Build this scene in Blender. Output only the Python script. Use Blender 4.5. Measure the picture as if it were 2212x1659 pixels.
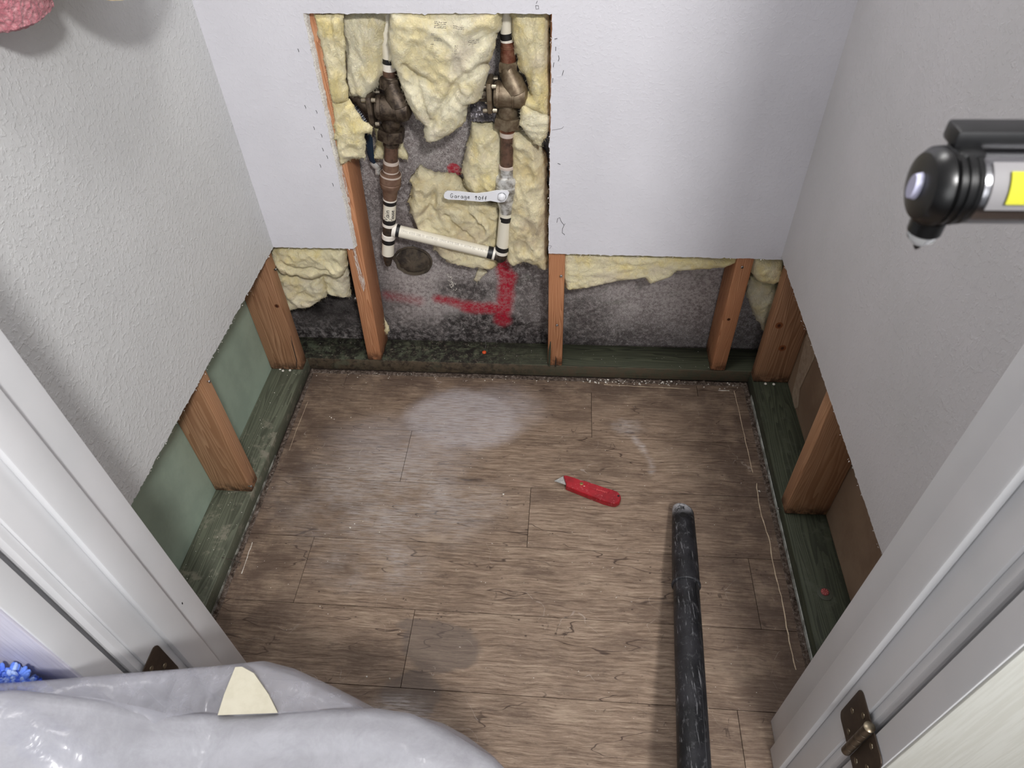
import bpy, bmesh, math, random
from mathutils import Vector, Matrix, noise
from mathutils.geometry import delaunay_2d_cdt
random.seed(7)
for o in list(bpy.data.objects): bpy.data.objects.remove(o)
S = bpy.context.scene; COL = S.collection
PI = math.pi
# ---------------------------------------------------------------- room dimensions (metres)
W = 1.162      # closet width between drywall faces
CUT = 0.408    # height at which the drywall was cut off
T = 0.0127     # drywall thickness
D = 0.089      # stud depth
HP = 0.038     # plate height
YC = 0.1125    # face of the concrete wall
JL, JR = 0.143, 1.079   # door jamb faces
# ---------------------------------------------------------------- camera
CP = Vector((0.68955, -1.31253, 1.31462))
CM = Matrix(((0.9966600894, -0.0322499743, 0.0750240317), (0.0756069264, 0.7115847454, -0.6985203954), (-0.0308586917, 0.7018597362, 0.7116464374)))
F = 1485.45
cam = bpy.data.objects.new('camera', bpy.data.cameras.new('camera')); COL.objects.link(cam)
cam.matrix_world = Matrix.Translation(CP) @ CM.to_4x4()
cam.data.sensor_width = 36; cam.data.sensor_fit = 'HORIZONTAL'; cam.data.lens = F / 2212 * 36; cam.data.clip_start = 0.02
cam.data.dof.use_dof = True; cam.data.dof.focus_distance = 1.55; cam.data.dof.aperture_fstop = 13
S.camera = cam
# ---------------------------------------------------------------- world, lights, exposure
S.view_settings.view_transform = 'Standard'; S.view_settings.look = 'None'
S.view_settings.gamma = 1; S.view_settings.use_curve_mapping = False
S.view_settings.exposure = -0.06
wd = bpy.data.worlds.new('world'); S.world = wd; wd.use_nodes = True
wd.node_tree.nodes['Background'].inputs[0].default_value = (0.93, 0.95, 1.0, 1); wd.node_tree.nodes['Background'].inputs[1].default_value = 0.33
def area(name, loc, target, size, power, col=(1, 1, 1)):
    l = bpy.data.lights.new(name, 'AREA'); l.shape = 'DISK'; l.size = size; l.energy = power; l.color = col
    o = bpy.data.objects.new(name, l); COL.objects.link(o); o.location = loc
    o.rotation_euler = (Vector(target) - Vector(loc)).to_track_quat('-Z', 'Y').to_euler(); return o
area('room_light', (1.22, -2.1, 2.31), (0.5, -0.3, 0.5), 0.26, 55, (1, 0.985, 0.97))
area('closet_light', (0.62, -0.30, 2.33), (0.6, -0.40, 0.0), 0.30, 9, (1, 0.98, 0.96))
area('front_fill', (0.75, -3.1, 1.55), (0.58, 0.0, 0.35), 1.3, 17, (0.98, 0.99, 1))  # soft fill added in front, no seen source, brightens the wall recess
# ---------------------------------------------------------------- helpers
AX = {'x': 0, 'y': 1, 'z': 2}
def at(u, v, ax, val):      # the point of a real plane (axis = value) that was measured in the photograph
    d = CM @ Vector(((u - 1106) / F, -(v - 829.5) / F, -1)); a = AX[ax]
    return CP + d * ((val - CP[a]) / d[a])
def depth(p): return -((CM.transposed() @ (Vector(p) - CP)).z)
def px(n, p): return n * depth(p) / F      # n photo pixels at point p, in metres
def z1(x, y): return (640 + x / 3.6867, y / 3.6867)
def z2(x, y): return (720 + x / 4.254, 330 + y / 4.254)
def z3(x, y): return (500 + x / 4.88, 500 + y / 4.88)
def z4(x, y): return (1150 + x / 3.403, 500 + y / 3.403)

def fin(name, me, mat, parent=None, origin=None, smooth=True, label=None):
    o = bpy.data.objects.new(name, me); COL.objects.link(o)
    if mat is not None: me.materials.append(mat)
    if origin is None:
        vs = [v.co for v in me.vertices]
        lo = [min(v[i] for v in vs) for i in range(3)]; hi = [max(v[i] for v in vs) for i in range(3)]
        origin = Vector(((lo[0] + hi[0]) / 2, (lo[1] + hi[1]) / 2, lo[2]))
    origin = Vector(origin)
    me.transform(Matrix.Translation(-origin)); 
    if parent is not None:
        o.parent = parent; o.location = origin - wloc(parent)
    else: o.location = origin
    if smooth:
        for p in me.polygons: p.use_smooth = True
    if label: o['label'] = label
    return o
def wloc(o):
    v = o.location.copy()
    while o.parent is not None: o = o.parent; v += o.location
    return v
def tag(o, label=None, cat=None, group=None, kind=None):
    if label: o['label'] = label
    if cat: o['category'] = cat
    if group: o['group'] = group
    if kind: o['kind'] = kind
    return o
def thing(name, loc, label, cat, group=None, kind=None):
    o = bpy.data.objects.new(name, None); COL.objects.link(o); o.location = loc; o.empty_display_size = 0.02
    return tag(o, label, cat, group, kind)
def raw(name, verts, faces, mat, parent=None, origin=None, smooth=True, label=None):
    me = bpy.data.meshes.new(name); me.from_pydata([tuple(v) for v in verts], [], faces); me.update()
    return fin(name, me, mat, parent, origin, smooth, label)
def frombm(name, bm, mat, parent=None, origin=None, smooth=True, label=None, auto=True):
    bmesh.ops.recalc_face_normals(bm, faces=bm.faces)
    if auto:
        for e in bm.edges:
            if len(e.link_faces) == 2 and e.calc_face_angle(0) > 0.6: e.smooth = False
    me = bpy.data.meshes.new(name); bm.to_mesh(me); bm.free()
    return fin(name, me, mat, parent, origin, smooth, label)
def bbox(bm, x0, x1, y0, y1, z0, z1_, bev=0.0, shear=None):
    vs = [bm.verts.new((x, y, z)) for x in (x0, x1) for y in (y0, y1) for z in (z0, z1_)]
    fs = [bm.faces.new([vs[i] for i in q]) for q in ((0, 1, 3, 2), (4, 6, 7, 5), (0, 4, 5, 1), (2, 3, 7, 6), (0, 2, 6, 4), (1, 5, 7, 3))]
    if bev:
        es = list({e for f in fs for e in f.edges})
        r = bmesh.ops.bevel(bm, geom=es, offset=bev, segments=2, affect='EDGES', profile=0.5)
    return vs
def box(name, x0, x1, y0, y1, z0, z1_, mat, parent=None, bev=0.0, smooth=True, label=None, origin=None):
    bm = bmesh.new(); bbox(bm, x0, x1, y0, y1, z0, z1_, bev)
    return frombm(name, bm, mat, parent, origin, smooth, label)
def frame(d):
    d = d.normalized(); a = Vector((0, 0, 1)) if abs(d.z) < 0.9 else Vector((0, 1, 0))
    u = d.cross(a).normalized(); return u, d.cross(u).normalized()
def tube(bm, pts, rads, n=20, cap=True, sq=1.0, ref=None, phase=0.0):
    pts = [Vector(p) for p in pts]; rings = []
    ld = None
    for i, p in enumerate(pts):
        a = pts[max(0, i - 1)]; b = pts[min(len(pts) - 1, i + 1)]
        d = b - a
        if d.length < 1e-7: d = ld if ld else (pts[-1] - pts[0])
        ld = d; d = d.normalized()
        if ref is None: ref_ = Vector((0.13, 1, 0.07)) if abs(d.y) < 0.9 else Vector((1, 0, 0))
        else: ref_ = Vector(ref)
        u = (ref_ - d * ref_.dot(d)).normalized(); v = d.cross(u)
        r = rads[i] if hasattr(rads, '__len__') else rads
        rings.append([bm.verts.new(p + u * math.cos(2 * PI * k / n + phase) * r * sq + v * math.sin(2 * PI * k / n + phase) * r) for k in range(n)])
    for i in range(len(rings) - 1):
        for k in range(n):
            bm.faces.new((rings[i][k], rings[i][(k + 1) % n], rings[i + 1][(k + 1) % n], rings[i + 1][k]))
    if cap: bm.faces.new(rings[0][::-1]); bm.faces.new(rings[-1])
    return rings
def prism(bm, poly, ax, lo, hi):     # polygon of 2-D points in the two other axes, extruded along ax
    a = AX[ax]; o = [i for i in range(3) if i != a]
    def P(p, h):
        v = [0, 0, 0]; v[o[0]] = p[0]; v[o[1]] = p[1]; v[a] = h; return v
    A = [bm.verts.new(P(p, lo)) for p in poly]; B = [bm.verts.new(P(p, hi)) for p in poly]; n = len(poly)
    f1 = bm.faces.new(A); f2 = bm.faces.new(B[::-1])
    for i in range(n): bm.faces.new((A[i], A[(i + 1) % n], B[(i + 1) % n], B[i]))
    f1.normal_update(); f2.normal_update(); bmesh.ops.triangulate(bm, faces=[f1, f2])
def rough_line(p, q, step, amp, seed):
    p = Vector(p); q = Vector(q); n = max(2, int((q - p).length / step)); d = (q - p).normalized(); nn = Vector((-d.y, d.x)); out = []
    for i in range(n):
        t = i / n; b = p.lerp(q, t)
        w = noise.noise(Vector((t * 9, seed, 0))) * amp * 1.6 + (random.random() - 0.5) * amp * 1.3
        if random.random() < 0.05: w += random.choice((-1, 1)) * amp * 2
        out.append(b + nn * (w if 0 < i else 0))
    return out
# ---------------------------------------------------------------- materials
def lin(c): return tuple(((v / 255) / 12.92 if v / 255 <= 0.04045 else ((v / 255 + 0.055) / 1.055) ** 2.4) for v in c[:3]) + (1,)
class M:
    def __init__(s, name, rough=0.6, col=(200, 200, 200), spec=0.5, metal=0.0):
        s.m = bpy.data.materials.new(name); s.m.use_nodes = True; s.t = s.m.node_tree; s.p = s.t.nodes['Principled BSDF']
        s.set('Roughness', rough); s.set('Base Color', lin(col)); s.set('Specular IOR Level', spec); s.set('Metallic', metal)
        s.geo = None
    def set(s, k, v):
        if hasattr(v, 'is_linked') or isinstance(v, bpy.types.NodeSocket): s.t.links.new(v, s.p.inputs[k])
        else: s.p.inputs[k].default_value = v
    def n(s, typ): return s.t.nodes.new(typ)
    def put(s, sock, v):
        if isinstance(v, bpy.types.NodeSocket): s.t.links.new(v, sock)
        elif v is not None: sock.default_value = v
    def pos(s):
        if s.geo is None: s.geo = s.n('ShaderNodeNewGeometry')
        return s.geo.outputs['Position']
    def obj(s): return s.n('ShaderNodeTexCoord').outputs['Object']
    def rnd(s): return s.n('ShaderNodeObjectInfo').outputs['Random']
    def map(s, vec, scale=(1, 1, 1), loc=(0, 0, 0), rot=(0, 0, 0)):
        n = s.n('ShaderNodeMapping'); s.put(n.inputs[0], vec); n.inputs['Scale'].default_value = scale; n.inputs['Rotation'].default_value = rot
        s.put(n.inputs['Location'], loc); return n.outputs[0]
    def noise(s, vec, scale=5, detail=4, rough=0.55, dist=0.0, col=False):
        n = s.n('ShaderNodeTexNoise'); s.put(n.inputs['Vector'], vec); n.inputs['Scale'].default_value = scale
        n.inputs['Detail'].default_value = detail; n.inputs['Roughness'].default_value = rough; n.inputs['Distortion'].default_value = dist
        return n.outputs['Color' if col else 'Fac']
    def vor(s, vec, scale=5, feat='F1', rnd=1.0):
        n = s.n('ShaderNodeTexVoronoi'); n.feature = feat; s.put(n.inputs['Vector'], vec); n.inputs['Scale'].default_value = scale
        n.inputs['Randomness'].default_value = rnd; return n.outputs['Distance']
    def math(s, op, a, b=None, c=None, clamp=False):
        n = s.n('ShaderNodeMath'); n.operation = op; n.use_clamp = clamp; s.put(n.inputs[0], a)
        if b is not None: s.put(n.inputs[1], b)
        if c is not None: s.put(n.inputs[2], c)
        return n.outputs[0]
    def vm(s, op, a, b=None, out=0):
        n = s.n('ShaderNodeVectorMath'); n.operation = op; s.put(n.inputs[0], a)
        if b is not None: s.put(n.inputs[1], b)
        return n.outputs[out]
    def scale(s, a, f):
        n = s.n('ShaderNodeVectorMath'); n.operation = 'SCALE'; s.put(n.inputs[0], a); s.put(n.inputs['Scale'], f); return n.outputs[0]
    def step(s, v, lo, hi, a=0.0, b=1.0):      # smooth map of v from lo..hi to a..b, clamped
        n = s.n('ShaderNodeMapRange'); n.interpolation_type = 'SMOOTHSTEP'; s.put(n.inputs[0], v)
        n.inputs[1].default_value = lo; n.inputs[2].default_value = hi; n.inputs[3].default_value = a; n.inputs[4].default_value = b
        return n.outputs[0]
    def mix(s, f, a, b, mode='MIX'):
        n = s.n('ShaderNodeMix'); n.data_type = 'RGBA'; n.blend_type = mode; s.put(n.inputs[0], f)
        s.put(n.inputs[6], lin(a) if isinstance(a, tuple) else a); s.put(n.inputs[7], lin(b) if isinstance(b, tuple) else b); return n.outputs[2]
    def ramp(s, f, stops):
        n = s.n('ShaderNodeValToRGB'); s.put(n.inputs[0], f); e = n.color_ramp.elements
        while len(e) < len(stops): e.new(0.5)
        for i, (p, c) in enumerate(stops): e[i].position = p; e[i].color = lin(c)
        return n.outputs[0]
    def sep(s, v):
        n = s.n('ShaderNodeSeparateXYZ'); s.put(n.inputs[0], v); return n.outputs
    def comb(s, x, y, z):
        n = s.n('ShaderNodeCombineXYZ'); s.put(n.inputs[0], x); s.put(n.inputs[1], y); s.put(n.inputs[2], z); return n.outputs[0]
    def bump(s, h, strength=0.3, dist=0.001, prev=None):
        n = s.n('ShaderNodeBump'); s.put(n.inputs['Height'], h); n.inputs['Strength'].default_value = strength; n.inputs['Distance'].default_value = dist
        if prev is not None: s.put(n.inputs['Normal'], prev)
        s.t.links.new(n.outputs[0], s.p.inputs['Normal']); return n.outputs[0]
    def warp(s, vec, scale, amt):
        c = s.noise(vec, scale, 3, 0.5, col=True); c = s.vm('SUBTRACT', c, (0.5, 0.5, 0.5)); return s.vm('ADD', vec, s.scale(c, amt))
    def blob(s, p, c, r, soft=0.4):          # elliptical mask round c (radii r, per axis), 1 inside
        q = s.vm('DIVIDE', s.vm('SUBTRACT', p, c), r); l = s.vm('LENGTH', q, out=1)
        return s.step(l, 1 + soft, 1 - soft)
    def seg(s, p, a, b, r, soft):            # mask along a stroke from a to b
        a = Vector(a); b = Vector(b); ab = b - a
        pa = s.vm('SUBTRACT', p, tuple(a)); h = s.math('DIVIDE', s.vm('DOT_PRODUCT', pa, tuple(ab), out=1), ab.length_squared, clamp=True)
        l = s.vm('LENGTH', s.vm('SUBTRACT', pa, s.scale(tuple(ab), h)), out=1)
        return s.step(l, r + soft, r - soft * 0.5)
    def mx(s, *v):
        o = v[0]
        for k in v[1:]: o = s.math('MAXIMUM', o, k)
        return o
    def mul(s, a, b): return s.math('MULTIPLY', a, b)

def mat_drywall(name, col, bs=0.5, sc=1.0):
    m = M(name, 0.62, col, 0.35); p = m.pos()
    a = m.noise(m.warp(p, 60, 0.006), 150 * sc, 3, 0.55); a = m.step(a, 0.48, 0.66)
    b = m.noise(p, 420, 3, 0.6); c = m.step(m.noise(p, 60 * sc, 2, 0.5), 0.45, 0.7)
    h = m.math('ADD', m.math('ADD', a, m.mul(b, 0.35)), m.mul(c, 0.4))
    m.bump(h, bs, 0.0009)
    cc = m.mix(m.step(m.noise(p, 5, 4, 0.6), 0.3, 0.75), col, tuple(int(x * 0.97) for x in col)); m.set('Base Color', cc)
    return m.m
MW_BACK = mat_drywall('painted_drywall_back', (212, 211, 217), 0.24)
MW_LEFT = mat_drywall('painted_drywall_left', (205, 206, 206), 0.5, 0.9)
MW_RIGHT = mat_drywall('painted_drywall_right', (202, 200, 202), 0.28, 1.0)
def simple(name, col, rough=0.5, metal=0, spec=0.5, ns=0.0, nsc=60, bump=0.0, col2=None, thr=(0.4, 0.65), bsc=None):
    m = M(name, rough, col, spec, metal); p = m.obj()
    if col2: m.set('Base Color', m.mix(m.step(m.noise(p, nsc, 5, 0.65), *thr), col, col2))
    if bump: m.bump(m.noise(p, bsc or nsc * 3, 4, 0.6), bump, 0.001)
    return m.m
def mat_trim():
    m = M('white_semigloss_paint', 0.42, (222, 222, 224), 0.3); p = m.pos()
    m.set('Base Color', m.mix(m.step(m.noise(p, 7, 3, 0.5), 0.35, 0.7), (222, 222, 224), (216, 217, 219)))
    m.bump(m.noise(m.map(p, (60, 60, 8)), 1.5, 4, 0.6), 0.12, 0.0006); return m.m
M_TRIM = mat_trim()
def mat_core():
    m = M('gypsum_core', 0.95, (222, 220, 216), 0.1); p = m.pos()
    m.set('Base Color', m.mix(m.step(m.noise(p, 300, 3, 0.6), 0.42, 0.6), (226, 224, 220), (204, 199, 193))); m.bump(m.noise(p, 700, 3, 0.7), 0.7, 0.001); return m.m
M_CORE = mat_core()
def mat_wood(name, light, dark, axis='z', tint=None, lo=0.3, freq=260, weather=0.0, wcol=(120, 120, 110), knots=True, lat=(0.03, 0.02)):
    m = M(name, 0.62, light, 0.3); o = m.obj(); r = m.rnd(); r2 = m.scale((7.3, 3.1, 5.7), r); q = m.vm('ADD', o, r2)
    st = {'z': (1, 1, 0.07), 'x': (0.07, 1, 1), 'y': (1, 0.07, 1)}[axis]
    st2 = {'z': (1, 1, 0.012), 'x': (0.012, 1, 1), 'y': (1, 0.012, 1)}[axis]
    low = m.noise(m.map(q, st), 34, 2, 0.5, col=True); low = m.scale(m.vm('SUBTRACT', low, (0.5, 0.5, 0.5)), 0.030)
    ov = m.vm('ADD', m.map(o, st2), low)
    ctr = {'z': (lat[0], lat[1], 0), 'x': (0, lat[0], lat[1]), 'y': (lat[0], 0, lat[1])}[axis]
    rr = m.vm('LENGTH', m.vm('SUBTRACT', ov, ctr), out=1)
    ring = m.math('FRACT', m.mul(rr, freq)); ring = m.step(ring, 0.15, 0.95)
    fine = m.noise(m.map(q, tuple(v * 1.0 for v in st2)), 900, 4, 0.7)
    big = m.noise(m.map(q, st), 22, 3, 0.55)
    c = m.mix(m.mul(ring, 0.75), light, dark)
    c = m.mix(m.step(fine, 0.4, 0.72, 0, 0.45), c, dark)
    c = m.mix(m.step(big, 0.4, 0.7, 0, 0.5), c, tint or dark)
    h = m.math('ADD', m.mul(fine, 0.6), m.mul(ring, 0.3))
    if weather:
        w = m.noise(q, 24, 6, 0.7); c = m.mix(m.step(w, 0.52, 0.66, 0, weather), c, wcol)
        w2 = m.noise(q, 130, 4, 0.7); c = m.mix(m.step(w2, 0.62, 0.72, 0, weather), c, wcol)
    if axis == 'z': oz = m.sep(o)[2]; c = m.mix(m.mul(m.step(oz, 0.045, 0.0), m.step(m.noise(q, 60, 5, 0.7), 0.36, 0.58, 0.15, 0.9)), c, (52, 38, 30))
    m.set('Base Color', c); m.bump(h, 0.35, 0.0012); return m
M_STUD = mat_wood('fir_stud_front', (204, 150, 112), (158, 100, 66), 'z', (180, 122, 86), freq=420, lat=(0.06, 0.03)).m
M_STUD2 = mat_wood('fir_stud_flat_grain', (184, 142, 110), (128, 88, 62), 'z', (150, 108, 78), freq=300, lat=(0.012, -0.055)).m
M_STUD3 = mat_wood('fir_stud_pale', (200, 158, 124), (146, 102, 72), 'z', (166, 122, 88), freq=260, lat=(0.0, -0.06)).m
def mat_plate(name, axis, a, b, weath, wcol, wmix, extra=None):
    w = mat_wood(name, a, b, axis, None, freq=330, weather=wmix, wcol=wcol, lat=(0.03, -0.05))
    return w.m
M_PL_L = mat_plate('treated_lumber_weathered', 'y', (108, 112, 96), (66, 69, 58), 1, (134, 130, 116), 0.85)
M_PL_R = mat_plate('treated_lumber_green', 'y', (82, 88, 71), (43, 46, 38), 1, (82, 86, 74), 0.6)
def mat_backplate():
    w = mat_wood('treated_lumber_mouldy', (88, 92, 74), (45, 47, 39), 'x', None, freq=330, lat=(0.03, -0.05)); p = w.pos(); s = w.sep(p)
    old = w.p.inputs['Base Color'].links[0].from_socket
    left = w.step(s[0], 0.72, 0.42); nz = w.noise(w.warp(p, 30, 0.03), 55, 6, 0.7)
    c = w.mix(w.mul(left, w.step(nz, 0.38, 0.56)), old, (34, 31, 28))
    c = w.mix(w.mul(left, w.step(w.noise(p, 90, 5, 0.75), 0.55, 0.68, 0, 0.75)), c, (116, 106, 94))
    c = w.mix(w.mul(w.step(s[0], 0.62, 0.0, 0, 1), w.step(w.noise(p, 26, 4, 0.7), 0.5, 0.66, 0, 0.6)), c, (104, 112, 92))
    c = w.mix(w.mul(w.step(s[1], T + 0.004, T + 0.001), w.step(nz, 0.62, 0.40, 0.25, 0.8)), c, (88, 74, 60))
    w.set('Base Color', c); w.bump(nz, 0.5, 0.002); return w.m
M_PL_B = mat_backplate()
def mat_floor():
    m = M('weathered_vinyl_plank', 0.55, (140, 120, 104), 0.28); p = m.pos(); r = m.rnd()
    q = m.vm('ADD', p, m.scale((3.7, 9.1, 0.0), r))
    w = m.warp(q, 9, 0.018)
    streak = m.noise(m.map(w, (13, 210, 1)), 1.0, 7, 0.72)
    fine = m.noise(m.map(w, (30, 760, 1)), 1.0, 4, 0.78)
    mid = m.noise(m.map(w, (4.5, 13, 1)), 1.0, 6, 0.68)
    c = m.ramp(streak, [(0.32, (88, 71, 58)), (0.44, (122, 103, 87)), (0.55, (144, 124, 107)), (0.68, (170, 152, 132))])
    c = m.mix(m.step(mid, 0.48, 0.64, 0, 0.66), c, (94, 77, 65))
    c = m.mix(m.step(mid, 0.46, 0.30, 0, 0.55), c, (170, 151, 131))
    c = m.mix(m.step(fine, 0.50, 0.68, 0, 0.60), c, (80, 64, 53))
    c = m.mix(m.step(fine, 0.46, 0.30, 0, 0.50), c, (192, 176, 156))
    gr = m.noise(m.map(w, (16, 60, 1)), 1.0, 7, 0.78); c = m.mix(m.step(gr, 0.55, 0.70, 0, 0.65), c, (80, 65, 56))
    # dark checks: thin contour lines of a stretched noise
    n1 = m.noise(m.map(w, (2.6, 14, 1)), 1.0, 3, 0.5); cr = m.math('ABSOLUTE', m.math('SUBTRACT', n1, 0.5))
    msk = m.step(m.noise(q, 6, 2, 0.5), 0.46, 0.56); c = m.mix(m.mul(msk, m.step(cr, 0.006, 0.001, 0, 0.85)), c, (62, 48, 40))
    n2 = m.noise(m.map(m.vm('ADD', w, (4, 4, 0)), (26, 9, 1)), 1.0, 3, 0.5); cr2 = m.math('ABSOLUTE', m.math('SUBTRACT', n2, 0.5))
    msk2 = m.step(m.noise(m.vm('ADD', q, (9, 2, 0)), 16, 2, 0.5), 0.62, 0.68); c = m.mix(m.mul(m.mul(msk2, m.step(gr, 0.46, 0.54)), m.step(cr2, 0.012, 0.003, 0, 0.75)), c, (60, 47, 39))
    sp = m.vor(m.map(q, (60, 95, 1)), 1.0); spm = m.mul(m.step(sp, 0.20, 0.08), m.step(m.noise(q, 11, 3, 0.6), 0.56, 0.64)); c = m.mix(m.mul(spm, 0.8), c, (56, 44, 38))
    # dirt of its own: dark grime along the plates, dust smears, a damp stain
    s = m.sep(p); wn = m.noise(p, 13, 5, 0.7)
    edge = m.mx(m.step(s[0], 0.30, -0.02), m.step(s[0], W - 0.30, W + 0.0), m.mul(m.step(s[1], -0.20, 0.01), 0.9))
    c = m.mix(m.mul(edge, m.step(wn, 0.36, 0.60, 0.22, 0.78)), c, (76, 62, 55))
    pw = m.vm('MULTIPLY', m.warp(m.warp(p, 12, 0.05), 70, 0.012), (1, 1, 0))
    stain = m.mx(m.blob(pw, (0.465, -0.745, 0), (0.078, 0.052, 1), 0.10), m.blob(pw, (0.425, -0.835, 0), (0.055, 0.045, 1), 0.14), m.blob(pw, (0.412, -0.705, 0), (0.035, 0.018, 1), 0.2))
    c = m.mix(m.mul(stain, 0.62), c, (96, 86, 80))
    br = m.step(m.noise(m.map(p, (25, 330, 1)), 1.0, 4, 0.7), 0.34, 0.62); cl = m.step(m.noise(p, 8, 4, 0.6), 0.3, 0.62)
    du = m.mx(m.blob(pw, (0.435, -0.155, 0), (0.150, 0.100, 1), 0.24), m.mul(m.blob(pw, (0.30, -0.235, 0), (0.17, 0.085, 1), 0.5), 0.5), m.mul(m.blob(pw, (0.52, -0.12, 0), (0.10, 0.075, 1), 0.5), 0.6))
    c = m.mix(m.mul(m.mul(du, m.math('ADD', m.mul(br, 0.6), 0.34)), 0.76), c, (186, 181, 184))
    du2 = m.mx(m.blob(pw, (0.86, -0.165, 0), (0.040, 0.022, 1), 0.5), m.seg(pw, (0.87, -0.19, 0), (0.905, -0.30, 0), 0.004, 0.012),
               m.blob(pw, (0.30, -0.58, 0), (0.11, 0.05, 1), 0.6), m.blob(pw, (0.30, -0.40, 0), (0.22, 0.12, 1), 0.7), m.blob(pw, (0.42, -0.872, 0), (0.05, 0.028, 1), 0.5))
    c = m.mix(m.mul(m.mul(du2, m.mul(br, cl)), 0.62), c, (190, 184, 182))
    fl = m.vor(m.warp(p, 40, 0.02), 46); c = m.mix(m.mul(m.step(fl, 0.075, 0.03), m.step(m.noise(p, 7, 2, 0.5), 0.48, 0.60, 0.05, 0.6)), c, (205, 198, 190))
    n3 = m.noise(m.warp(m.vm('ADD', p, (2, 7, 0)), 5, 0.2), 9, 1, 0.4); sc = m.math('ABSOLUTE', m.math('SUBTRACT', n3, 0.5))
    c = m.mix(m.mul(m.step(sc, 0.0025, 0.001, 0, 0.3), m.mul(m.step(m.noise(p, 10, 2, 0.5), 0.5, 0.62), m.step(m.noise(p, 90, 3, 0.7), 0.4, 0.55))), c, (196, 188, 180))
    m.set('Base Color', c); m.set('Roughness', m.step(streak, 0.3, 0.7, 0.62, 0.46))
    m.bump(m.math('ADD', m.mul(streak, 0.5), m.mul(fine, 0.6)), 0.35, 0.0008); return m.m
M_FLOOR = mat_floor()
def mat_concrete():
    m = M('stained_concrete', 0.9, (120, 115, 112), 0.2); p = m.pos(); s = m.sep(p); w = m.warp(p, 14, 0.04)
    n1 = m.noise(p, 9, 6, 0.65); n2 = m.noise(p, 130, 5, 0.7); n3 = m.noise(p, 420, 3, 0.7)
    c = m.ramp(n1, [(0.3, (112, 104, 103)), (0.5, (140, 132, 131)), (0.7, (166, 160, 158))])
    c = m.mix(m.step(n2, 0.46, 0.60, 0, 0.75), c, (182, 176, 174)); c = m.mix(m.step(n3, 0.52, 0.62, 0, 0.7), c, (72, 66, 64))
    c = m.mix(m.step(m.vor(p, 190), 0.22, 0.08, 0, 0.7), c, (48, 44, 42))
    pxz = m.vm('MULTIPLY', w, (1, 0, 1))
    # pale efflorescence
    ef = m.mx(m.blob(pxz, (0.30, 0, 0.17), (0.09, 1, 0.10), 0.6), m.mul(m.blob(pxz, (0.96, 0, 0.27), (0.20, 1, 0.12), 0.7), 0.8), m.mul(m.blob(pxz, (0.44, 0, 0.33), (0.09, 1, 0.05), 0.6), 0.6))
    c = m.mix(m.mul(ef, m.step(n2, 0.36, 0.56, 0.1, 0.75)), c, (178, 170, 168))
    # mould: black at the foot, in the left bay and in blotches
    mo = m.mx(m.mul(m.step(s[2], 0.17, 0.045), m.step(s[0], 1.02, 0.62, 0.45, 1)), m.mul(m.blob(pxz, (0.43, 0, 0.205), (0.09, 1, 0.035), 0.5), 0.85),
              m.blob(pxz, (0.47, 0, 0.09), (0.15, 1, 0.05), 0.4), m.blob(pxz, (0.385, 0, 0.43), (0.03, 1, 0.10), 0.4), m.mul(m.blob(pxz, (0.58, 0, 0.20), (0.05, 1, 0.11), 0.5), 0.6), m.mul(m.blob(pxz, (0.73, 0, 0.12), (0.08, 1, 0.10), 0.6), 0.7),
              m.mul(m.blob(pxz, (0.24, 0, 0.12), (0.04, 1, 0.08), 0.5), 0.5), m.mul(m.blob(pxz, (0.25, 0, 0.40), (0.045, 1, 0.12), 0.6), 0.5))
    c = m.mix(m.mul(mo, m.step(m.noise(w, 60, 6, 0.75), 0.34, 0.60, 0.2, 0.94)), c, (32, 29, 28))
    c = m.mix(m.mul(m.step(m.noise(w, 210, 4, 0.7), 0.58, 0.68), m.mul(mo, 0.5)), c, (120, 112, 108))
    c = m.mix(m.mul(m.blob(pxz, (0.05, 0, 0.20), (0.16, 1, 0.12), 0.5), m.step(m.noise(w, 22, 5, 0.7), 0.62, 0.40, 0.8, 1.0)), c, (24, 22, 21))
    gr = m.blob(pxz, (0.80, 0, 0.30), (0.22, 1, 0.16), 0.5); c = m.mix(m.mul(gr, m.step(m.noise(w, 26, 3, 0.6), 0.55, 0.7, 0, 0.35)), c, (96, 108, 90))
    # red marker spray
    p3 = m.vm('MULTIPLY', m.warp(p, 25, 0.02), (1, 0, 1))
    a = lambda u, v: (lambda q: (q.x, 0, q.z))(at(u, v, 'y', YC))
    red = m.mx(m.seg(p3, a(1080, 555), a(1096, 610), 0.015, 0.012), m.seg(p3, a(1096, 600), a(1086, 690), 0.018, 0.014), m.seg(p3, a(1090, 668), a(1010, 664), 0.014, 0.014), m.mul(m.seg(p3, a(1010, 660), a(945, 645), 0.008, 0.014), 0.9),
               m.mul(m.seg(p3, a(905, 650), a(835, 638), 0.006, 0.022), 0.42), m.blob(p3, a(981, 366), (0.017, 1, 0.015), 0.12))
    c = m.mix(m.mul(red, m.step(n2, 0.34, 0.6, 1.0, 0.62)), c, (168, 24, 48))
    m.set('Base Color', c); h = m.math('ADD', m.mul(n2, 0.9), m.mul(n3, 0.5)); m.bump(h, 0.7, 0.002); return m.m
M_CONC = mat_concrete()
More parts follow.
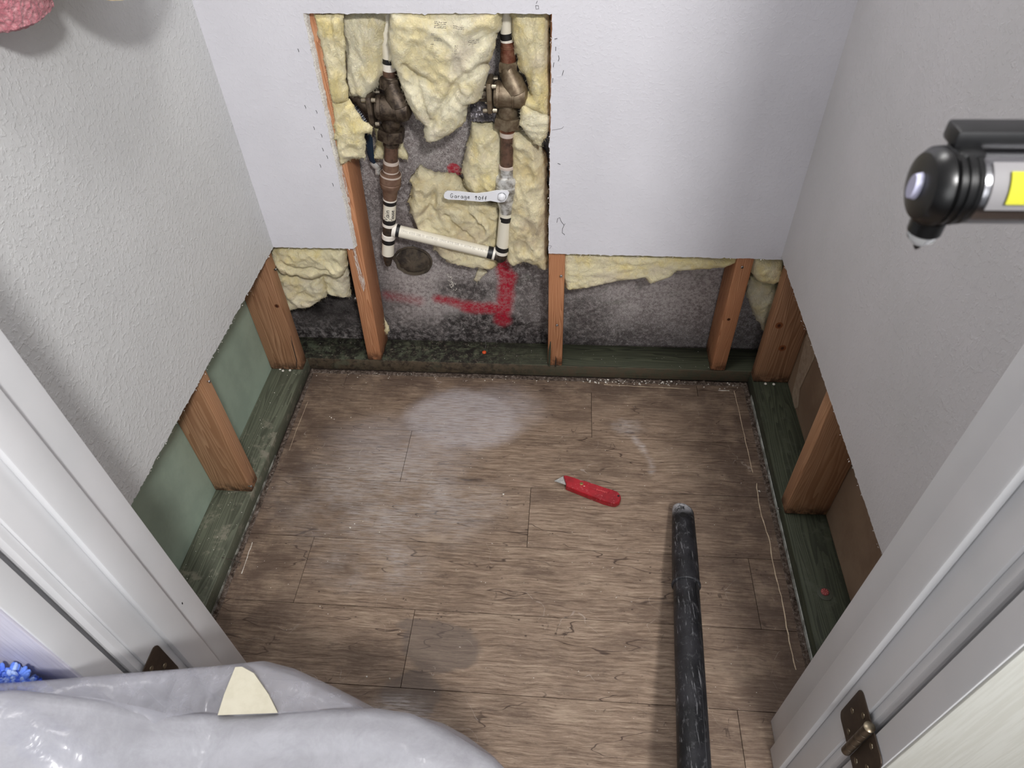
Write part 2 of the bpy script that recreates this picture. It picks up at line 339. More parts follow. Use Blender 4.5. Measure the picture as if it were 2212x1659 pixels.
def mat_foam(name, base=(246, 235, 196), deep=(240, 222, 158), grey=(222, 208, 184)):
    m = M(name, 0.95, base, 0.08); p = m.pos(); r = m.rnd(); q = m.vm('ADD', p, m.scale((3, 5, 7), r)); w = m.warp(m.warp(q, 22, 0.03), 90, 0.010)
    a = m.noise(w, 16, 5, 0.65); b = m.noise(w, 240, 5, 0.75); f = m.noise(m.map(w, (260, 260, 90), rot=(0.3, 0.4, 0.5)), 1.2, 5, 0.75)
    c = m.mix(m.step(a, 0.42, 0.66), base, deep); c = m.mix(m.step(m.noise(q, 11, 4, 0.6), 0.52, 0.70, 0, 0.7), c, grey)
    c = m.mix(m.step(f, 0.46, 0.30, 0, 0.45), c, tuple(int(v * 0.80) for v in deep))
    c = m.mix(m.step(b, 0.58, 0.75, 0, 0.5), c, (240, 234, 200))
    m.set('Base Color', c); h = m.math('ADD', m.mul(b, 0.8), f); h = m.math('ADD', h, m.mul(m.noise(w, 70, 3, 0.6), 1.2)); m.bump(h, 0.85, 0.0045)
    m.set('Subsurface Weight', 0.12); m.set('Subsurface Radius', (0.01, 0.008, 0.004)); m.set('Sheen Weight', 0.2)
    return m.m
M_FOAM = mat_foam('glass_wool_yellow'); M_FOAM2 = mat_foam('glass_wool_pale', (246, 238, 208), (238, 224, 176), (222, 210, 190))
M_FOAM3 = mat_foam('glass_wool_ragged', (244, 233, 196), (226, 208, 158), (192, 174, 148))
M_GREEN = simple('green_gypsum_paper', (164, 182, 166), 0.85, spec=0.15, nsc=9, col2=(154, 171, 156), bump=0.1, bsc=300)
M_BROWN = simple('brown_gypsum_paper', (150, 128, 108), 0.88, spec=0.15, nsc=7, col2=(136, 114, 96), bump=0.1, bsc=300)
M_TAPE = simple('paper_joint_tape', (178, 160, 140), 0.8, spec=0.2, nsc=60, col2=(160, 142, 124), bump=0.3)
M_CPVC = simple('cream_plastic_pipe', (226, 220, 204), 0.38, spec=0.5, nsc=40, col2=(206, 198, 180), thr=(0.55, 0.8))
M_WHITEP = simple('white_plastic_hub', (232, 226, 216), 0.4, nsc=50, col2=(205, 196, 184), thr=(0.55, 0.75))
M_BLACKT = simple('black_primer_band', (26, 25, 27), 0.45)
M_DARKP = simple('dark_stained_fitting', (62, 50, 40), 0.5, nsc=120, col2=(36, 30, 26), bump=0.2)
M_BRONZE = simple('aged_bronze', (132, 118, 98), 0.45, metal=0.55, nsc=70, col2=(104, 88, 70), bump=0.25, bsc=500)
M_BRONZED = simple('dark_bronze', (92, 80, 68), 0.48, metal=0.5, nsc=70, col2=(52, 42, 35), bump=0.25, bsc=500)
M_COPPER = simple('oxidised_copper', (106, 80, 66), 0.55, metal=0.3, nsc=60, col2=(72, 54, 45), bump=0.12, bsc=400)
M_COPPERB = simple('bright_copper', (146, 104, 84), 0.42, metal=0.6, nsc=90, col2=(120, 72, 56), bump=0.1)
M_BRASSB = simple('brown_brass_adapter', (124, 98, 82), 0.5, metal=0.2, nsc=60, col2=(108, 82, 68), bump=0.15)
M_SILVER = simple('galvanised_brass', (212, 212, 210), 0.4, metal=0.35, nsc=55, col2=(132, 126, 118), bump=0.3, bsc=300)
M_SOLDER = simple('solder_ring', (204, 190, 180), 0.5, metal=0.2)
M_STEEL = simple('bright_steel', (190, 190, 192), 0.25, metal=1.0)
M_HANDLE = simple('white_enamel_handle', (228, 229, 234), 0.35)
M_INK = simple('black_marker_ink', (22, 20, 22), 0.7)
M_PINKP = simple('printed_pipe_ink', (92, 82, 78), 0.7)
M_BLUE = simple('navy_vinyl_grip', (22, 42, 62), 0.45)
M_BLACK = simple('black_plastic', (13, 13, 15), 0.42, nsc=40, col2=(18, 18, 20))
M_HINGE = simple('oil_rubbed_bronze', (64, 54, 46), 0.42, metal=0.5, nsc=40, col2=(78, 66, 56))
M_PIN = simple('worn_hinge_pin', (132, 122, 104), 0.35, metal=0.8, nsc=80, col2=(96, 84, 68))
M_RED = None
def mat_red():
    m = M('red_enamel', 0.33, (196, 24, 40), 0.5); p = m.obj(); n = m.noise(p, 160, 4, 0.7)
    m.set('Base Color', m.mix(m.step(n, 0.58, 0.68, 0, 0.5), m.mix(m.step(m.noise(p, 30, 3, .6), .4, .7), (160, 22, 36), (128, 12, 24)), (206, 130, 132))); return m.m
M_RED = mat_red()
def mat_wand():
    m = M('dusty_black_plastic', 0.5, (30, 31, 34), 0.4); p = m.pos(); s = m.sep(p)
    n = m.noise(m.warp(p, 60, 0.01), 70, 6, 0.75); tip = m.step(s[1], -0.450, -0.415)
    f = m.mx(m.mul(tip, m.step(n, 0.42, 0.56)), m.step(n, 0.54, 0.78, 0, 0.3), m.mul(m.step(m.noise(m.map(p, (260, 14, 100)), 1.0, 4, 0.7), 0.58, 0.68), 0.35))
    c = m.mix(m.mx(f, m.mul(m.step(s[1], -0.424, -0.412), m.step(n, .36, .5))), m.mix(m.step(m.noise(p, 14, 4, .6), .4, .65), (20, 21, 24), (40, 40, 44)), (176, 176, 180)); m.set('Base Color', c)
    m.bump(m.noise(p, 240, 4, .7), 0.35, 0.0012); return m.m
M_WAND = mat_wand()
def mat_plastic(name, a0, col):
    m = M(name, 0.22, col, 0.5); t = m.t; p = m.pos()
    n = m.noise(m.warp(p, 10, 0.08), 16, 6, 0.7)
    w = m.noise(m.warp(p, 14, 0.07), 8, 3, 0.5); cr = m.step(m.math('ABSOLUTE', m.math('SUBTRACT', w, 0.5)), 0.02, 0.0)
    f = m.step(n, 0.30, 0.72, a0, min(1, a0 + 0.22))
    tr = m.n('ShaderNodeBsdfTransparent'); tl = m.n('ShaderNodeBsdfTranslucent'); tl.inputs[0].default_value = lin(col); a = m.n('ShaderNodeMixShader'); a.inputs[0].default_value = 0.35
    t.links.new(m.p.outputs[0], a.inputs[1]); t.links.new(tl.outputs[0], a.inputs[2])
    b = m.n('ShaderNodeMixShader'); t.links.new(f, b.inputs[0]); t.links.new(tr.outputs[0], b.inputs[1]); t.links.new(a.outputs[0], b.inputs[2])
    m.bump(m.math('ADD', m.noise(m.warp(p, 12, 0.06), 26, 4, 0.6), m.mul(cr, 0.0)), 0.35, 0.006)
    t.links.new(b.outputs[0], t.nodes['Material Output'].inputs[0]); return m.m
M_POLY = mat_plastic('milky_polythene', 0.50, (206, 206, 212)); M_POLY2 = mat_plastic('thin_polythene', 0.20, (204, 204, 212))
M_CREAM = simple('cream_foam_offcut', (188, 183, 166), 0.85, spec=0.1, nsc=20, col2=(178, 172, 154), bump=0.3)
M_DUST = None
def mat_residue():
    m = M('compound_residue', 0.95, (150, 142, 138), 0.1); p = m.pos(); n = m.noise(m.warp(p, 60, 0.02), 110, 6, 0.75); s = m.sep(p)
    c = m.ramp(n, [(0.36, (50, 42, 37)), (0.48, (90, 78, 70)), (0.60, (124, 112, 104)), (0.74, (190, 182, 176))]); m.set('Base Color', c)
    m.bump(n, 1.0, 0.004); return m.m
M_RES = mat_residue()
M_CHIP = simple('gypsum_crumbs', (226, 222, 214), 0.9, spec=0.1, nsc=200, col2=(190, 182, 170))
M_CAULK = simple('dried_caulk', (208, 190, 164), 0.7, nsc=90, col2=(170, 148, 124), thr=(0.5, 0.7))
M_SUB = simple('dark_subfloor', (52, 42, 36), 0.95)
M_CEIL = simple('ceiling_paint', (226, 226, 226), 0.8, bump=0.1)
M_DOOR = None
def mat_door(name, c1, c2):
    m = M(name, 0.45, c1, 0.4); p = m.pos(); n = m.noise(m.map(p, (230, 230, 9)), 1.0, 4, 0.6); h = m.step(n, 0.40, 0.62)
    m.set('Base Color', m.mix(m.mul(h, 0.5), c1, c2)); m.bump(h, 0.35, 0.0006); return m.m
M_DOOR = mat_door('embossed_door_skin', (216, 217, 210), (200, 200, 190)); M_DOOR_L = mat_door('embossed_door_skin_light_tinted', (214, 212, 226), (202, 200, 216))  # left skin has the lavender cast of coloured light mixed into its colour

# ---------------------------------------------------------------- structure
def board(name, poly, ax, lo, hi, mat, face):
    bm = bmesh.new(); prism(bm, poly, ax, lo, hi)
    a = AX[ax]
    for f in bm.faces:
        c = f.calc_center_median()[a]
        f.material_index = 0 if abs(c - face) < 1e-5 else 1
    o = frombm(name, bm, mat, smooth=False); o.data.materials.append(M_CORE); o['kind'] = 'structure'
    # wavy paper edges are in the polygon itself
    return o
TOPZ = 2.36
def V2(v): return (v[0], v[1])
# back wall (x, z) with the access notch
OT = 0.911
pts = [Vector((-T, TOPZ)), Vector((W + T, TOPZ))]
pts += rough_line((W + T, 0.4), (0.645, 0.406), 0.005, 0.0012, 1)
pts += rough_line((0.645, 0.406), (0.648, 0.909), 0.005, 0.0010, 2)
pts += rough_line((0.648, 0.909), (0.200, 0.913), 0.005, 0.0009, 3)
pts += rough_line((0.200, 0.913), (0.193, 0.409), 0.005, 0.0012, 4)
pts += rough_line((0.193, 0.409), (-T, 0.409), 0.005, 0.0010, 5)
pts.append(Vector((-T, 0.409)))
wall_back = board('wall_back', [V2(p) for p in pts], 'y', 0.0, T, MW_BACK, 0.0)
YF = -0.848                                            # closet side of the front wall
def side(name, x0, x1, mat, face, seed):
    p = [Vector((0.0, TOPZ)), Vector((YF, TOPZ))]
    p += rough_line((YF, 0.406), (-0.30, 0.409), 0.004, 0.0013, seed) + rough_line((-0.30, 0.409), (0.0, 0.408), 0.004, 0.0014, seed + 3)
    p.append(Vector((0, 0.408)))
    return board(name, [V2(q) for q in p], 'x', x0, x1, mat, face)
wall_left = side('wall_left', -T, 0.0, MW_LEFT, 0.0, 11)
wall_right = side('wall_right', W, W + T, MW_RIGHT, W, 21)
# torn paper fibres along the cuts
def paper_bits(parent, line, ax, face, out, seed, n):
    rnd = random.Random(seed); bm = bmesh.new(); a, b = Vector(line[0]), Vector(line[1])
    for i in range(n):
        t = rnd.random(); c = a.lerp(b, t); s = rnd.uniform(0.0006, 0.0022)
        c = c + Vector((rnd.uniform(-1, 1), rnd.uniform(-1, 1), rnd.uniform(-1, 0.6))) * 0.0015 + Vector(out) * rnd.uniform(-0.0015, 0.0012)
        vs = [bm.verts.new(c + Vector((rnd.uniform(-1, 1), rnd.uniform(-1, 1), rnd.uniform(-1, 1))) * s) for _ in range(4)]
        for q in ((0, 1, 2), (0, 2, 3), (0, 3, 1), (1, 3, 2)): bm.faces.new([vs[k] for k in q])
    tag(frombm('torn_paper_edge', bm, M_CORE, parent, smooth=False), kind='stuff')
paper_bits(wall_back, ((0.65, 0, 0.405), (W, 0, 0.401)), 'y', 0, (0, -1, 0), 1, 70)
paper_bits(wall_back, ((0, 0, 0.408), (0.19, 0, 0.408)), 'y', 0, (0, -1, 0), 2, 40)
paper_bits(wall_left, ((0, 0, 0.407), (0, YF, 0.405)), 'x', 0, (1, 0, 0), 3, 90)
paper_bits(wall_right, ((W, 0, 0.407), (W, YF, 0.405)), 'x', 0, (-1, 0, 0), 4, 70)
paper_bits(wall_back, ((0.2, 0, 0.912), (0.193, 0, 0.41)), 'y', 0, (0, -1, 0), 5, 90)
paper_bits(wall_back, ((0.648, 0, 0.91), (0.645, 0, 0.41)), 'y', 0, (0, -1, 0), 6, 70)
vs = []; fs = []; n_ = 90
for i in range(n_ + 1):
    t_ = i / n_; z = .4095 + t_ * .5030; x = .1932 + t_ * .0068
    w_ = .0055 + .002 * noise.noise(Vector((0, 2, z * 40))) + .0015 * noise.noise(Vector((0, 5, z * 200)))
    vs += [(x - .0005, -.0001 + .0004 * noise.noise(Vector((1, 1, z * 300))), z), (x + w_ * .45, .004, z), (x + w_, T, z), (x - .0005, T, z)]
for i in range(n_):
    for j in range(3): a = i * 4 + j; fs.append((a, a + 1, a + 5, a + 4))
raw('cut_edge', vs, fs, M_CORE, wall_back, smooth=False, label='chalky bevelled cut edge')
# concrete behind the back wall, boards of the neighbouring rooms
o = box('wall_outer', -0.35, W + 0.35, YC, YC + 0.12, -0.01, TOPZ, M_CONC, smooth=False); tag(o, kind='structure')
o = box('wall_beyond_left', -T - D - 0.0127, -T - D, -0.86, YC, -0.005, TOPZ, M_GREEN, smooth=False); tag(o, kind='structure')
o = box('wall_beyond_right', W + T + D, W + T + D + 0.0127, -0.86, YC, -0.005, TOPZ, M_BROWN, smooth=False); tag(o, kind='structure')
bm = bmesh.new()
tp = [at(*q, 'x', W + T + D - 0.0006) for q in ((1742, 725), (1712, 850), (1714, 884), (1724, 880), (1728, 840), (1762, 768), (1768, 700))]
f = bm.faces.new([bm.verts.new(p) for p in tp]); r = bmesh.ops.extrude_face_region(bm, geom=[f]); bmesh.ops.translate(bm, vec=(-0.0008, 0, 0), verts=[v for v in r['geom'] if isinstance(v, bmesh.types.BMVert)])
frombm('joint_tape', bm, M_TAPE, bpy.data.objects['wall_beyond_right'], smooth=False)
# front wall with the doorway
bm = bmesh.new()
bbox(bm, -1.4, JL - 0.019, -0.970, YF, 0, TOPZ); bbox(bm, JR + 0.019, 2.6, -0.970, YF, 0, TOPZ); bbox(bm, JL - 0.019, JR + 0.019, -0.970, YF, 2.07, TOPZ)
tag(frombm('wall_front', bm, MW_RIGHT, smooth=False), kind='structure')
o = box('ceiling', -1.4, 2.6, -3.2, 0.25, TOPZ, TOPZ + 0.02, M_CEIL, smooth=False); tag(o, kind='structure')

# ---------------------------------------------------------------- floor: planks as parts
floor = box('floor', -1.4, 2.6, -3.2, YC, -0.03, -0.0045, M_SUB, smooth=False); tag(floor, kind='structure')
L = 0.945
rows = [(0.003, -0.0445, 1.04), (-0.0445, -0.199, 0.763), (-0.199, -0.3585, 0.31), (-0.3585, -0.518, 0.621), (-0.518, -0.675, 0.147), (-0.675, -0.8315, 0.402), (-0.8315, -0.989, 1.022)]
y = -0.989; k = 0
while y > -1.9: rows.append((y, y - 0.157, [0.2, 0.7, 0.45, 0.95, 0.1, 0.6][k % 6])); y -= 0.157; k += 1
for (ya, yb, j) in rows:
    if ya > -0.80: xa, xb = -0.004, W + 0.004
    elif ya > -0.97: xa, xb = JL - 0.015, JR + 0.012
    else: xa, xb = -0.9, 2.1
    x = j - 4 * L; g = 0.0005
    while x < xb:
        a, b = max(x, xa), min(x + L, xb)
        if b - a > 0.01: box('plank', a + g, b - g, yb + g, ya - g, -0.0045, 0.0, M_FLOOR, floor, bev=0.0004, smooth=False)
        x += L
# rough residue left in the slot where the drywall stood
def residue(x0, x1, y0, y1, seed, parent):
    L_ = max(x1 - x0, y1 - y0); n = int(L_ / 0.0022); vs = []; fs = []; m_ = 6
    for i in range(n + 1):
        for j in range(m_ + 1):
            u, v = i / n, j / m_
            if x1 - x0 > y1 - y0: X, Y = x0 + u * (x1 - x0), y0 + v * (y1 - y0)
            else: X, Y = x0 + v * (x1 - x0), y0 + u * (y1 - y0)
            z = 0.0008 + 0.0045 * max(0, noise.noise(Vector((X * 140, Y * 140, seed)))) * (0 if j in (0, m_) else 1) + 0.002 * max(0, noise.noise(Vector((X * 30, Y * 30, seed + 4))))
            vs.append((X, Y, z if j not in (0, m_) else -0.002))
    for i in range(n):
        for j in range(m_):
            a = i * (m_ + 1) + j; fs.append((a, a + 1, a + m_ + 2, a + m_ + 1))
    tag(raw('compound_residue', vs, fs, M_RES, parent, smooth=True), kind='stuff')
residue(-T + 0.0005, 0.0015, -0.84, 0.010, 1, floor); residue(W - 0.003, W + T - 0.0005, -0.84, 0.010, 2, floor); residue(-0.005, W + 0.005, -0.006, T - 0.0005, 3, floor)
tag(box('paper_edge', W + T - .0020, W + T - .0004, -.842, -.045, 0, .011, simple('damp_white_paper', (186, 190, 184), .9, nsc=30, col2=(120, 120, 112)), floor, smooth=False), None)
box('paper_edge', -T + .0004, -T + .0016, -.842, -.30, 0, .007, simple('damp_grey_paper', (160, 160, 152), .9, nsc=30, col2=(84, 80, 72), thr=(.42, .58)), floor, smooth=False)
def ribbon(name, ptsv, w, h, mat, parent, seed=0, brk=0.0):
    bm = bmesh.new(); rnd = random.Random(seed); P = [Vector(p) for p in ptsv]; chain = []
    def flush(c):
        if len(c) > 2: tube(bm, c, [w * rnd.uniform(0.5, 1.1) for _ in c], 5)
    for i in range(len(P) - 1):
        n = max(2, int((P[i + 1] - P[i]).length / 0.012))
        for k in range(n):
            q = P[i].lerp(P[i + 1], k / n) + Vector((rnd.uniform(-1, 1), rnd.uniform(-1, 1), 0)) * w * 0.7; q.z = h
            if rnd.random() < brk: flush(chain); chain = []
            else: chain.append(q)
    flush(chain); return frombm(name, bm, mat, parent, smooth=True)
fl = lambda *q: [at(u, v, 'z', 0) for u, v in q]
ribbon('caulk_line', fl((1586, 845), (1600, 905), (1612, 960), (1628, 1030)), 0.0009, 0.0004, M_CAULK, floor, 1)
ribbon('caulk_line', fl((1634, 1045), (1640, 1095), (1662, 1170), (1672, 1230), (1690, 1300), (1702, 1370), (1722, 1462)), 0.0014, 0.0006, M_CAULK, floor, 2)
ribbon('caulk_line', fl((1284, 830), (1400, 836), (1500, 841), (1530, 842)), 0.0007, 0.0004, M_CAULK, floor, 3, 0.1)
ribbon('caulk_line', fl((1552, 843), (1586, 845)), 0.0013, 0.0006, M_CHIP, floor, 4)
ribbon('caulk_line', fl((545, 1172), (534, 1205), (518, 1252)), 0.0011, 0.0006, M_CHIP, floor, 5)
ribbon('caulk_line', fl((665, 868), (640, 930), (612, 1010), (600, 1045)), 0.0005, 0.0003, M_CAULK, floor, 6, 0.15)
# drywall crumbs
def crumbs(name, spots, label, parent=None, seed=0):
    rnd = random.Random(seed); bm = bmesh.new()
    for (x, y, z, s) in spots:
        c = Vector((x, y, z + s * 0.3)); a = rnd.uniform(0, 6)
        vs = [bm.verts.new(c + Vector((math.cos(a + k * 1.26) * s * rnd.uniform(0.4, 1), math.sin(a + k * 1.26) * s * rnd.uniform(0.4, 1), rnd.uniform(-0.3, 0.5) * s))) for k in range(5)]
        t = bm.verts.new(c + Vector((0, 0, s * 0.6))); b = bm.verts.new(c - Vector((0, 0, s * 0.3)))
        for k in range(5): bm.faces.new((vs[k], vs[(k + 1) % 5], t)); bm.faces.new((vs[(k + 1) % 5], vs[k], b))
    o = frombm(name, bm, M_CHIP, parent, smooth=False); o['kind'] = 'stuff'
    if label: tag(o, label, 'debris')
    return o
rnd = random.Random(3); sp = []
for i in range(150): sp.append((rnd.uniform(0.02, 1.1), -rnd.random() ** 1.2 * 0.9, 0, rnd.uniform(0.0005, 0.0015)))
for i in range(70): sp.append((rnd.gauss(0.2, 0.12) % 1.1, rnd.uniform(-0.6, -0.1), 0, rnd.uniform(0.0005, 0.0014)))
for i in range(60): sp.append((rnd.uniform(0.0, 1.15), rnd.uniform(-0.02, 0.006), 0.001, rnd.uniform(0.001, 0.003)))
for i in range(46): sp.append((rnd.uniform(0.74, 0.99), rnd.uniform(-0.012, 0.004), 0.001, rnd.uniform(0.0015, 0.0045)))
for (u, v, s) in ((716, 903, 3), (722, 906, 2.4), (758, 902, 2.2), (712, 900, 2), (737, 925, 2), (755, 1012, 3), (757, 1140, 3), (766, 1132, 2.4), (1088, 1068, 4), (792, 1462, 3), (842, 1466, 2.5), (860, 1640, 2), (820, 1150, 1.8), (1640, 1062, 4)):
    q = at(u, v, 'z', 0); sp.append((q.x, q.y, 0, s * 0.0009))
crumbs('drywall_crumbs', sp, 'scattered white gypsum crumbs lying on the brown plank floor', seed=4)

# ---------------------------------------------------------------- lumber
def lumber(name, x0, x1, y0, y1, z0, z1_, mat, label, cat, group, bev=0.003, lean=(0, 0)):
    bm = bmesh.new(); bbox(bm, x0, x1, y0, y1, z0, z1_, bev)
    for v in bm.verts:
        t = (v.co.z - z0) / max(1e-6, (z1_ - z0)); v.co.x += lean[0] * t; v.co.y += lean[1] * t
    o = frombm(name, bm, mat, None, ((x0 + x1) / 2, (y0 + y1) / 2, z0), True)
    return tag(o, label, cat, group)
G1, G2 = 'cut-open wall studs', 'pressure-treated sole plates'
plate_l = lumber('sole_plate', -T - D, -T, -0.90, T, 0, HP, M_PL_L, 'grey-green weathered sole plate along the left side below the green board', 'plate', None, 0.0025)
plate_r = lumber('sole_plate', W + T, W + T + D, -0.90, T, 0, HP, M_PL_R, 'dark green sole plate along the right side below the brown board', 'plate', None, 0.0025)
plate_b = lumber('sole_plate', -T - D, W + T + D, T, T + D, 0, HP, M_PL_B, 'long mouldy sole plate along the back concrete wall', 'plate', None, 0.0025)
def stud(x0, x1, y0, y1, top, mat, label, lean=(0, 0)):
    o = lumber('wall_stud', x0, x1, y0, y1, HP, top, mat, label, 'stud', None, 0.004, lean); return o
sA = stud(-T - D, -T, -0.033, 0.006, 0.60, M_STUD2, 'flat-grained brown corner stud at the left end of the back wall', (0, 0.004))
sB = stud(0.155, 0.194, T + 0.001, T + D, 0.96, M_STUD, 'leaning stud left of the pipe opening, smeared white along its upper edge', (0.036, 0))
sC = stud(0.6450, 0.6835, T + 0.001, T + D, 0.96, M_STUD, 'narrow upright stud right of the pipe opening with a split foot', (0, 0))
sD = stud(1.071, 1.110, T + 0.001, T + D, 0.56, M_STUD, 'orange stud between grey concrete and the right corner stud', (0, 0))
sE = stud(W + T, W + T + D, -0.024, 0.010, 0.60, M_STUD2, 'corner stud with two knots at the right end of the back wall', (0, 0))
sF = stud(-T - D, -T, -0.434, -0.395, 0.55, M_STUD3, 'stud standing alone in front of the green board', (0, 0.004))
sG = stud(W + T, W + T + D, -0.427, -0.388, 0.55, M_STUD3, 'stud standing alone in front of the brown board', (0, 0.004))
# knots on the right corner stud and others (darker wood discs, slightly proud)
def mat_knot():
    m = M('wood_knot', 0.6, (110, 62, 36), 0.3); p = m.obj(); r = m.vm('LENGTH', m.map(p, (1, 1, 0.75)), out=1)
    f = m.math('FRACT', m.mul(m.math('ADD', r, m.mul(m.noise(p, 90, 2, .5), 0.004)), 420)); c = m.mix(m.mul(m.step(f, .2, .9), .7), (150, 92, 58), (96, 54, 32))
    m.set('Base Color', m.mix(m.step(r, 0.006, 0.002), c, (66, 36, 22))); return m.m
M_KNOT = mat_knot()
def knot(parent, c, n, r, sz=1.3):
    c = Vector(c); n = Vector(n).normalized(); u, v = frame(n); bm = bmesh.new()
    if abs(v.z) < abs(u.z): u, v = v, u
    N = 18; cen = bm.verts.new(c + n * 0.0010); ring = [bm.verts.new(c + n * 0.0002 + u * math.cos(k * 2 * PI / N) * r + v * math.sin(k * 2 * PI / N) * r * sz) for k in range(N)]
    for k in range(N): bm.faces.new((cen, ring[k], ring[(k + 1) % N]))
    frombm('knot', bm, M_KNOT, parent, origin=c, smooth=True)
yA = -0.0331; ye = -0.0241
knot(sE, at(1690, 752, 'y', ye), (0, -1, 0), 0.009, 1.1); knot(sE, at(1683, 703, 'y', ye), (0, -1, 0), 0.009, 1.1)
knot(sA, at(598, 661, 'y', yA), (0, -1, 0), 0.006, 0.9)
knot(sD, at(1574, 690, 'y', T + 0.0009), (0, -1, 0), 0.004, 1.0)
# nail stubs and screws
def screw(parent, c, n, r=0.0035, l=0.006, mat=None, name='screw'):
    c = Vector(c); n = Vector(n).normalized(); bm = bmesh.new()
    tube(bm, [c - n * 0.002, c + n * l, c + n * l, c + n * (l + 0.0012)], [r * 0.5, r * 0.5, r, r * 0.7], 10)
    return frombm(name, bm, mat or M_STEEL, parent)
for (st, u, v, yv) in ((sB, 768, 643, T), (sC, 1212, 594, T), (sD, 1602, 575, T), (sA, 596, 580, yA), (sC, 1203, 700, T)):
    screw(st, at(u, v, 'y', yv + 0.001), (0.1, -1, 0.1))
screw(sF, at(447, 824, 'x', -T), (1, -0.1, 0.1)); screw(sF, at(538, 1050, 'x', -T), (1, -0.1, 0.1)); screw(sG, at(1686, 1098, 'x', W + T), (-1, -0.2, 0), 0.003)
for (par, u, v) in ((plate_l, 606, 796), (plate_l, 627, 799), (plate_l, 612, 800), (plate_r, 1653, 828), (plate_r, 1671, 829)):
    p = at(u, v, 'z', HP); p.y -= 0.002; screw(par, p, (0, -0.5, 1), 0.0035, 0.001, M_CHIP, 'nail_head')
# white paper smear on the leaning stud
bm = bmesh.new(); sm = [at(*q, 'y', T - 0.0003) for q in ((730, 360), (738, 352), (756, 430), (764, 520), (776, 575), (786, 600), (790, 618), (786, 630), (778, 612), (768, 570), (757, 520), (748, 450))]
f = bm.faces.new([bm.verts.new(p) for p in sm]); r = bmesh.ops.extrude_face_region(bm, geom=[f]); bmesh.ops.translate(bm, vec=(0, -0.0007, 0), verts=[v for v in r['geom'] if isinstance(v, bmesh.types.BMVert)])
def mat_smear():
    m = M('paper_smear', 0.9, (200, 186, 176), 0.1); p = m.pos(); n = m.noise(m.map(p, (1, 1, .12)), 500, 4, .7); m.set('Base Color', m.mix(m.step(n, .45, .56), (206, 196, 188), (160, 112, 84))); return m.m
frombm('paper_smear', bm, mat_smear(), sB, smooth=False, label='white paper smear')
# split foot of the narrow stud: a mouldy sliver
bm = bmesh.new(); tube(bm, [(0.649, T - 0.001, HP + 0.002), (0.650, T - 0.002, 0.09), (0.652, T, 0.125)], [0.003, 0.0035, 0.001], 7); frombm('splinter', bm, M_PL_R, sC, label='green mouldy splinter')
bm = bmesh.new(); tube(bm, [(0.666, T - 0.0005, HP), (0.667, T - 0.0005, 0.065), (0.6655, T, 0.075)], [0.0022, 0.0012, 0.0003], 6); frombm('split', bm, M_SUB, sC)
bm = bmesh.new(); tube(bm, [at(640, 795, 'y', yA), at(641, 780, 'y', yA), at(632, 745, 'y', yA), at(628, 725, 'y', yA)], [0.001, 0.0012, 0.001, 0.0003], 6); frombm('split', bm, M_SUB, sA)
# red screw with washer, orange marker cap
t = thing('washer_screw', at(1782, 1283, 'z', HP), 'red screw head in a large dark washer on the right sole plate', 'screw')
c = at(1782, 1283, 'z', HP); bm = bmesh.new(); tube(bm, [c, c + Vector((0, 0, 0.0012)), c + Vector((0, 0, 0.0014))], [0.0145, 0.0145, 0.0135], 28); frombm('washer', bm, simple('dull_washer', (84, 88, 78), .5, .5), t)
bm = bmesh.new(); cc = c + Vector((0.0, 0.003, 0)); tube(bm, [cc + Vector((0, 0, 0.0012)), cc + Vector((0, 0, 0.003)), cc + Vector((0, 0, 0.004))], [0.0078, 0.0078, 0.0055], 16); hd = frombm('screw_head', bm, simple('faded_red', (150, 62, 62), .6, nsc=200, col2=(110, 50, 50)), t)
bm = bmesh.new()
for k in range(8): a = k * PI / 4; tube(bm, [cc + Vector((math.cos(a) * 0.003, math.sin(a) * 0.003, 0.0038)), cc + Vector((math.cos(a) * 0.0068, math.sin(a) * 0.0068, 0.0034))], 0.0009, 5)
frombm('ridge', bm, simple('pale_red', (186, 104, 100), .6), hd)
c = at(1046, 762, 'z', HP); bm = bmesh.new(); tube(bm, [c, c + Vector((0, 0, 0.003)), c + Vector((0, 0, 0.0045))], [0.0055, 0.0055, 0.003], 14)
tag(frombm('marker_cap', bm, simple('orange_plastic', (214, 84, 40), .4)), 'tiny orange plastic cap lying on the back sole plate', 'cap')
bm = bmesh.new(); tube(bm, [c + Vector((0, 0, 0.002)), c + Vector((0.004, 0.02, 0.012)), c + Vector((-0.004, 0.04, 0.028))], 0.0004, 5); tag(frombm('wire', bm, M_STEEL), 'thin curled wire beside the orange cap', 'wire')
bm = bmesh.new(); a = at(492, 1224, 'z', 0.003); b = at(520, 1216, 'z', 0.006); tube(bm, [a + Vector((0, 0, HP)), a.lerp(b, .5) + Vector((0, 0, .02)), b, b + Vector((-.003, -.006, -.004))], [0.0012, .0011, .0012, .0007], 6)
tag(frombm('bent_nail', bm, simple('rusty_nail', (90, 84, 76), .6, .4)), 'bent nail bridging the left sole plate and the floor', 'nail')
bm = bmesh.new(); a = at(1640, 1032, 'z', 0.004); b = at(1664, 1027, 'z', HP); tube(bm, [a, a.lerp(b, .5) + Vector((0, 0, .004)), b + Vector((0, 0, .002))], 0.0008, 6)
tag(frombm('bent_nail', bm, simple('grey_nail', (130, 126, 120), .5, .5)), 'thin nail at the edge of the right sole plate', 'nail')
